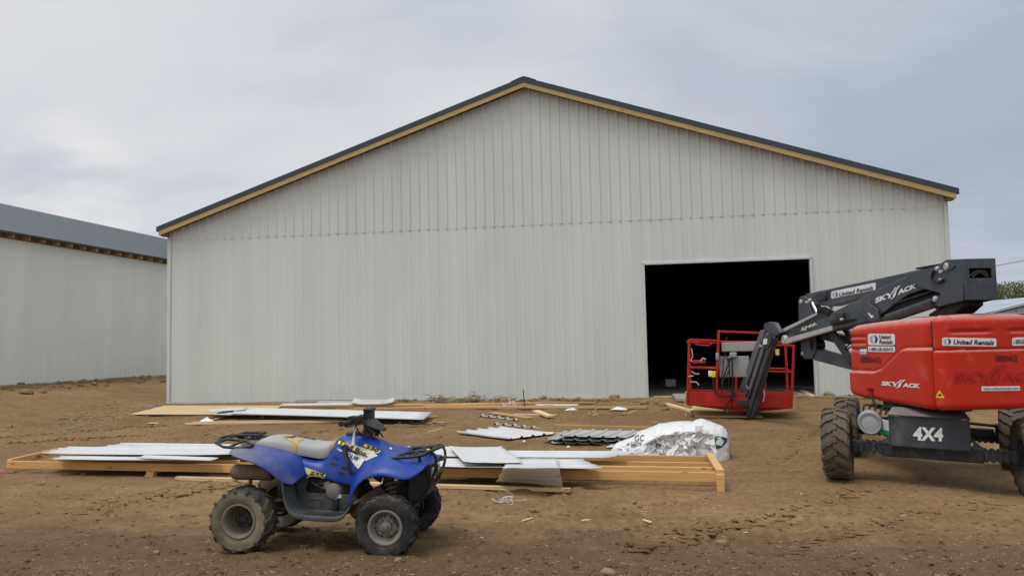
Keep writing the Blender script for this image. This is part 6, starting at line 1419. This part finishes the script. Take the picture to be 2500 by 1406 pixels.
bpole((1797, 920), (1797, 985), .02, .02, .022); bpole((1868, 930), (1866, 990), .02, .02, .02)
m_ = MB(); m_.tube(smoothpath([(bk(1698, 838)[0], -.03, bk(1698, 838)[1]), (bk(1703, 841)[0], -.05, bk(1703, 841)[1]), (bk(1730, 843)[0], -.05, bk(1730, 843)[1]), (bk(1737, 837)[0], -.03, bk(1737, 837)[1])]), .014, 8); BK(m_, 'grab_rail', 'basket_red', smooth=60)
def bbox(p0, p1, d0, d1, name, m, bv=.008):
    a, b = bk(*p0, d0), bk(*p1, d0); m_ = MB(); m_.box(((a[0]+b[0])/2, (d0+d1)/2, (a[1]+b[1])/2), (abs(b[0]-a[0]), abs(d1-d0), abs(a[1]-b[1]))); return BK(m_, name, m, bevel=bv)
bbox((1761, 836), (1848, 857), .02, .22, 'control_box', 'panel_grey', .015)
bbox((1755, 870), (1830, 920), .03, .05, 'control_panel', 'panel_grey')
bbox((1781, 860), (1799, 873), -.05, .02, 'junction_box', 'case_grey', .02)
bbox((1747, 861), (1756, 880), -.05, .0, 'switch_box', 'case_grey', .02)
bbox((1736, 906), (1748, 921), -.06, .02, 'socket', 'label_yellow', .012); bbox((1729, 905), (1738, 919), -.05, .0, 'plug', 'label_white', .012)
bbox((1893, 852), (1903, 867), -.02, -.01, 'yellow_tag', 'label_yellow', .002)
bbox((1690, 879), (1723, 887), -.06, .06, 'tool_tray', 'basket_red', .006)
bbox((1771, 822), (1776, 832), .08, .11, 'joystick', 'wire_black', .006); bbox((1807, 829), (1812, 833), .08, .11, 'joystick', 'wire_black', .006)
bbox((1800, 975), (1836, 990), -.10, .05, 'mount', 'boom_dark', .01)
def bwire(pts, r, m='wire_black', name='cable'):
    m_ = MB(); m_.tube(smoothpath([(bk(p[0], p[1], p[2])[0], p[2], bk(p[0], p[1], p[2])[1]) for p in pts]), r, 6); BK(m_, name, m, smooth=60)
bwire([(1742, 921, -.04), (1743, 945, -.05), (1750, 958, -.06), (1762, 966, -.08), (1780, 967, -.10), (1800, 960, -.12)], .018)
bwire([(1787, 873, -.02), (1788, 900, -.04), (1789, 930, -.06), (1788, 965, -.08), (1785, 990, -.1), (1777, 1008, -.12), (1770, 1006, -.12), (1772, 990, -.12), (1784, 975, -.12), (1797, 962, -.12)], .014)
bwire([(1771, 862, -.01), (1778, 885, -.03), (1780, 905, -.03), (1766, 930, -.05), (1762, 960, -.06)], .013); bwire([(1784, 873, -.02), (1772, 905, -.04), (1763, 930, -.05), (1763, 958, -.06)], .013); bwire([(1767, 863, .0), (1765, 900, -.03), (1762, 935, -.05), (1780, 955, -.07), (1800, 958, -.1)], .010)
bwire([(1779, 873, -.02), (1781, 920, -.04), (1779, 945, -.05), (1795, 962, -.08)], .010)
bwire([(1757, 866, -.02), (1761, 880, -.05), (1757, 888, -.05), (1753, 884, -.04)], .008, 'wire_grey')
bwire([(1676, 955, -.03), (1672, 970, -.05), (1673, 990, -.06), (1674, 1015, -.08)], .010, 'straw', 'rope')
bwire([(1863, 915, -.04), (1863, 945, -.05), (1866, 965, -.05), (1862, 980, -.05)], .013, 'label_white', 'rope')
bwire([(1688, 850, .0), (1691, 868, -.03), (1687, 880, -.04), (1692, 882, -.05)], .010, 'straw', 'rope'); bwire([(1710, 882, -.06), (1716, 874, -.07), (1723, 877, -.06)], .008, 'label_white', 'rope')
for pts in ([(1688, 907, -.02), (1700, 913, -.06), (1707, 911, -.08)], [(1685, 932, -.02), (1700, 933, -.06), (1706, 940, -.08)], [(1681, 919, -.02), (1693, 917, -.06)]): bwire(pts, .012, 'silver', 'hook')
m_ = MB(); a, b, c, d = bk(1690, 991), bk(1930, 998), bk(1840, 1007), bk(1795, 1005)
m_.prism([a, b, c, d], lambda p, q, t: Vector((p, t, q)), .10, .50); BK(m_, 'floor_support', 'basket_red', bevel=.005)
# ------------------------------------------------------------------ what stands beyond, right of the barn
def leafmat(name, dark, lite):
    m = bpy.data.materials.new(name); m.use_nodes = True; nt = m.node_tree; b = nt.nodes['Principled BSDF']; b.inputs['Roughness'].default_value = .7; b.inputs['Specular IOR Level'].default_value = .2
    g = nt.nodes.new('ShaderNodeNewGeometry'); c = ramp(nt, g.outputs['Random Per Island'], [(0, dark), (.6, tuple((a+q)/2 for a, q in zip(dark, lite))), (1, lite)])
    c = mixc(nt, ramp(nt, tex(nt, .9, 3, .6), [(.35, .55), (.6, 0.0)]), c, dark); nt.links.new(c, b.inputs['Base Color'])
    b.inputs['Subsurface Weight'].default_value = 0; M[name] = m
leafmat('leaf_olive', (.085, .10, .036), (.20, .215, .078)); leafmat('leaf_brown', (.13, .10, .055), (.32, .26, .14)); leafmat('leaf_grey', (.10, .11, .055), (.24, .25, .12))
mat('bark', (.11, .085, .06), .9, 0, .3, 12)
def atpx(px, py, Y): return CAM + ray(px, py)*Y
def tree(px, Y, top, width, n, leaf, label, seed, sparse=1.0, base_py=None):
    rr = random.Random(seed); P = atpx(px, 800, Y); z0 = gz(P.x, P.y); zt = atpx(px, top, Y).z; H = zt-z0; W = width/FPX*Y
    t = thing('tree', (P.x, P.y, z0), rr.uniform(0, 6), label, 'tree', 'trees beyond the barn'); X_ = ROOTS[t.name]
    mb = MB(); mb.tube([(0, 0, -.1), (.05, .03, H*.3), (0, .05, H*.6), (.02, 0, H*.85)], .1, 8, rad=[H*.035, H*.028, H*.016, H*.005]); lim = []
    for k in range(16):
        a = rr.uniform(0, 6.28); h0 = H*rr.uniform(.15, .7); e = Vector((math.cos(a)*W*.42*rr.uniform(.5, 1), math.sin(a)*W*.42*rr.uniform(.5, 1), min(H*.96, h0+H*rr.uniform(.1, .35)))); m_ = Vector((e.x*.45, e.y*.45, h0*.4+e.z*.6)); mb.tube(smoothpath([(0, 0, h0), m_, e], k=4), .03, 5, rad=[H*.014*(1-i/9*.85) for i in range(9)]); lim.append(e)
    mb.build('trunk', 'bark', t, xf=X_, smooth=60)
    cl = []
    for k in range(46):
        if k < 16: c = lim[k]
        else:
            a = rr.uniform(0, 6.28); u = rr.random(); rad = W*.5*math.sqrt(rr.random())*max(0.0, math.sin(PI*min(1, .18+u*.80)))**.7; c = Vector((math.cos(a)*rad, math.sin(a)*rad, H*(.12+.80*u)))
        cl.append((c, W*rr.uniform(.07, .16)))
    mb = MB(); ls = H*.013
    for i in range(n):
        c, r = rr.choice(cl); p = c + Vector((rr.gauss(0, .55), rr.gauss(0, .55), rr.gauss(0, .5)))*r
        if p.z > H*1.0 or p.z < H*.02: continue
        d = Vector((rr.gauss(0, 1), rr.gauss(0, 1), rr.gauss(0, .7))).normalized(); s = d.orthogonal().normalized(); s = Matrix.Rotation(rr.uniform(0, 6), 3, d) @ s; q = ls*rr.uniform(.6, 1.5)*sparse
        mb.add([p-d*q, p+s*q*.45, p+d*q, p-s*q*.45], [(0, 1, 2, 3)])
    mb.build('crown', leaf, t, xf=X_, recalc=False)
tree(2480, 62, 690, 270, 20000, 'leaf_olive', 'tall olive green tree beyond the boom tail at the right edge', 1)
tree(2415, 66, 716, 130, 8000, 'leaf_olive', 'lower green tree just left of the tallest one, behind the boom tail', 2)
tree(2368, 60, 738, 90, 3000, 'leaf_brown', 'brownish half bare bush seen under the boom tail', 3, .8)
tree(2322, 64, 752, 40, 2200, 'leaf_grey', 'small green bush at the far corner of the barn', 4, .9)
tree(2560, 58, 705, 160, 8000, 'leaf_grey', 'green tree at the very right edge above the pale roof', 5)
# low hills
mat('hill_haze_blue', (.105, .145, .20), .95, 0, .25, .05)  # distance haze put into the base colour as blue
mb = MB(); rows = []
for i in range(90):
    a = math.radians(-70+140*i/89); row = []
    for j in range(14):
        d = 620+60*j; hgt = max(0.0, math.sin(PI*j/13))**1.2*(20+16*noise.noise(Vector((a*4, j*.22, 3)))+ 7*noise.noise(Vector((a*17, j*.5, 8))))
        row.append(Vector((math.sin(a)*d, math.cos(a)*d, max(-1, hgt)+.2)))
    rows.append(row)
mb.grid(rows); struct(mb.build('hills', 'hill_haze_blue', smooth=60), label='low wooded hills on the horizon, haze put into their blue colour')
# pale roofed shed
mat('film', (.36, .40, .45), .4, 0, .16, 1.1, (1, 1, .25), .1, 3)
sY = 33.0; p0, p1, pa = atpx(2335, 784, sY), atpx(2800, 762, sY), atpx(2590, 724, sY)
sx = Vector((math.cos(YAW), math.sin(YAW), 0)); sy = Vector((-sx.y, sx.x, 0)); zg = gz(p0.x, p0.y)
sh = thing('shed', (p0.x, p0.y, zg), YAW, 'low shed with a pale bluish roof at the right edge behind the red lift', 'shed'); SX = ROOTS[sh.name]
wd = (p1-p0).dot(sx); pk = (pa-p0).dot(sx); ze = p0.z-zg; za = pa.z-zg
mb = MB(); mb.prism([(.1, 0), (wd-.1, 0), (wd-.1, ze-.05), (pk, za-.08), (.1, ze-.05)], lambda p, q, t: Vector((p, t, q)), .15, 12); mb.build('wall', 'film', sh, xf=SX)
mb = MB(); mb.prism([(-.1, ze-.06), (pk, za-.0), (wd+.1, ze-.06), (wd+.1, ze+.02), (pk, za+.10), (-.1, ze+.02)], lambda p, q, t: Vector((p, t, q)), 0, 12.2); mb.build('roof', 'film', sh, xf=SX)
for k in range(7):
    mb = MB(); x = pk*(.12+.12*k); mb.bar((x, .13, 0), (x, .13, ze-.1+(za-ze)*x/pk), .05, .03); mb.build('batten', 'grey_metal', sh, xf=SX)
# power lines
def wireline(p, q, Y0, Y1, sagm, r, label):
    a, b = atpx(*p, Y0), atpx(*q, Y1); mb = MB(); pts = [a.lerp(b, i/20) - Vector((0, 0, sagm*4*(i/20)*(1-i/20))) - a for i in range(21)]; mb.tube(pts, r, 6); solo(mb, 'power_line', 'wire_black', a, 0, label, 'cable', smooth=60)
pe = atpx(2700, 588, 36); we = Vector((BX1+.06, 40, 4.45)); mb = MB(); n_ = 26
mb.tube([we.lerp(pe, i/n_) - Vector((0, 0, .55*4*(i/n_)*(1-i/n_))) - we for i in range(n_+1)], .011, 6); solo(mb, 'power_line', 'wire_black', we, 0, 'thin dark overhead cable running right from behind the boom tail', 'cable', smooth=60)
pg = gz(pe.x, pe.y); t = thing('utility_pole', (pe.x, pe.y, pg), YAW, 'weathered wooden pole holding the overhead cable at the far right', 'utility pole'); X_ = ROOTS[t.name]
mb = MB(); mb.tube([(0, 0, -.2), (0, 0, pe.z-pg+.5)], .12, 12, rad=[.14, .10]); mb.build('pole', 'bark', t, xf=X_, smooth=60)
mb = MB(); mb.box((0, -.12, pe.z-pg+.02), (1.6, .09, .11)); mb.build('crossarm', 'bark', t, xf=X_, bevel=.01)
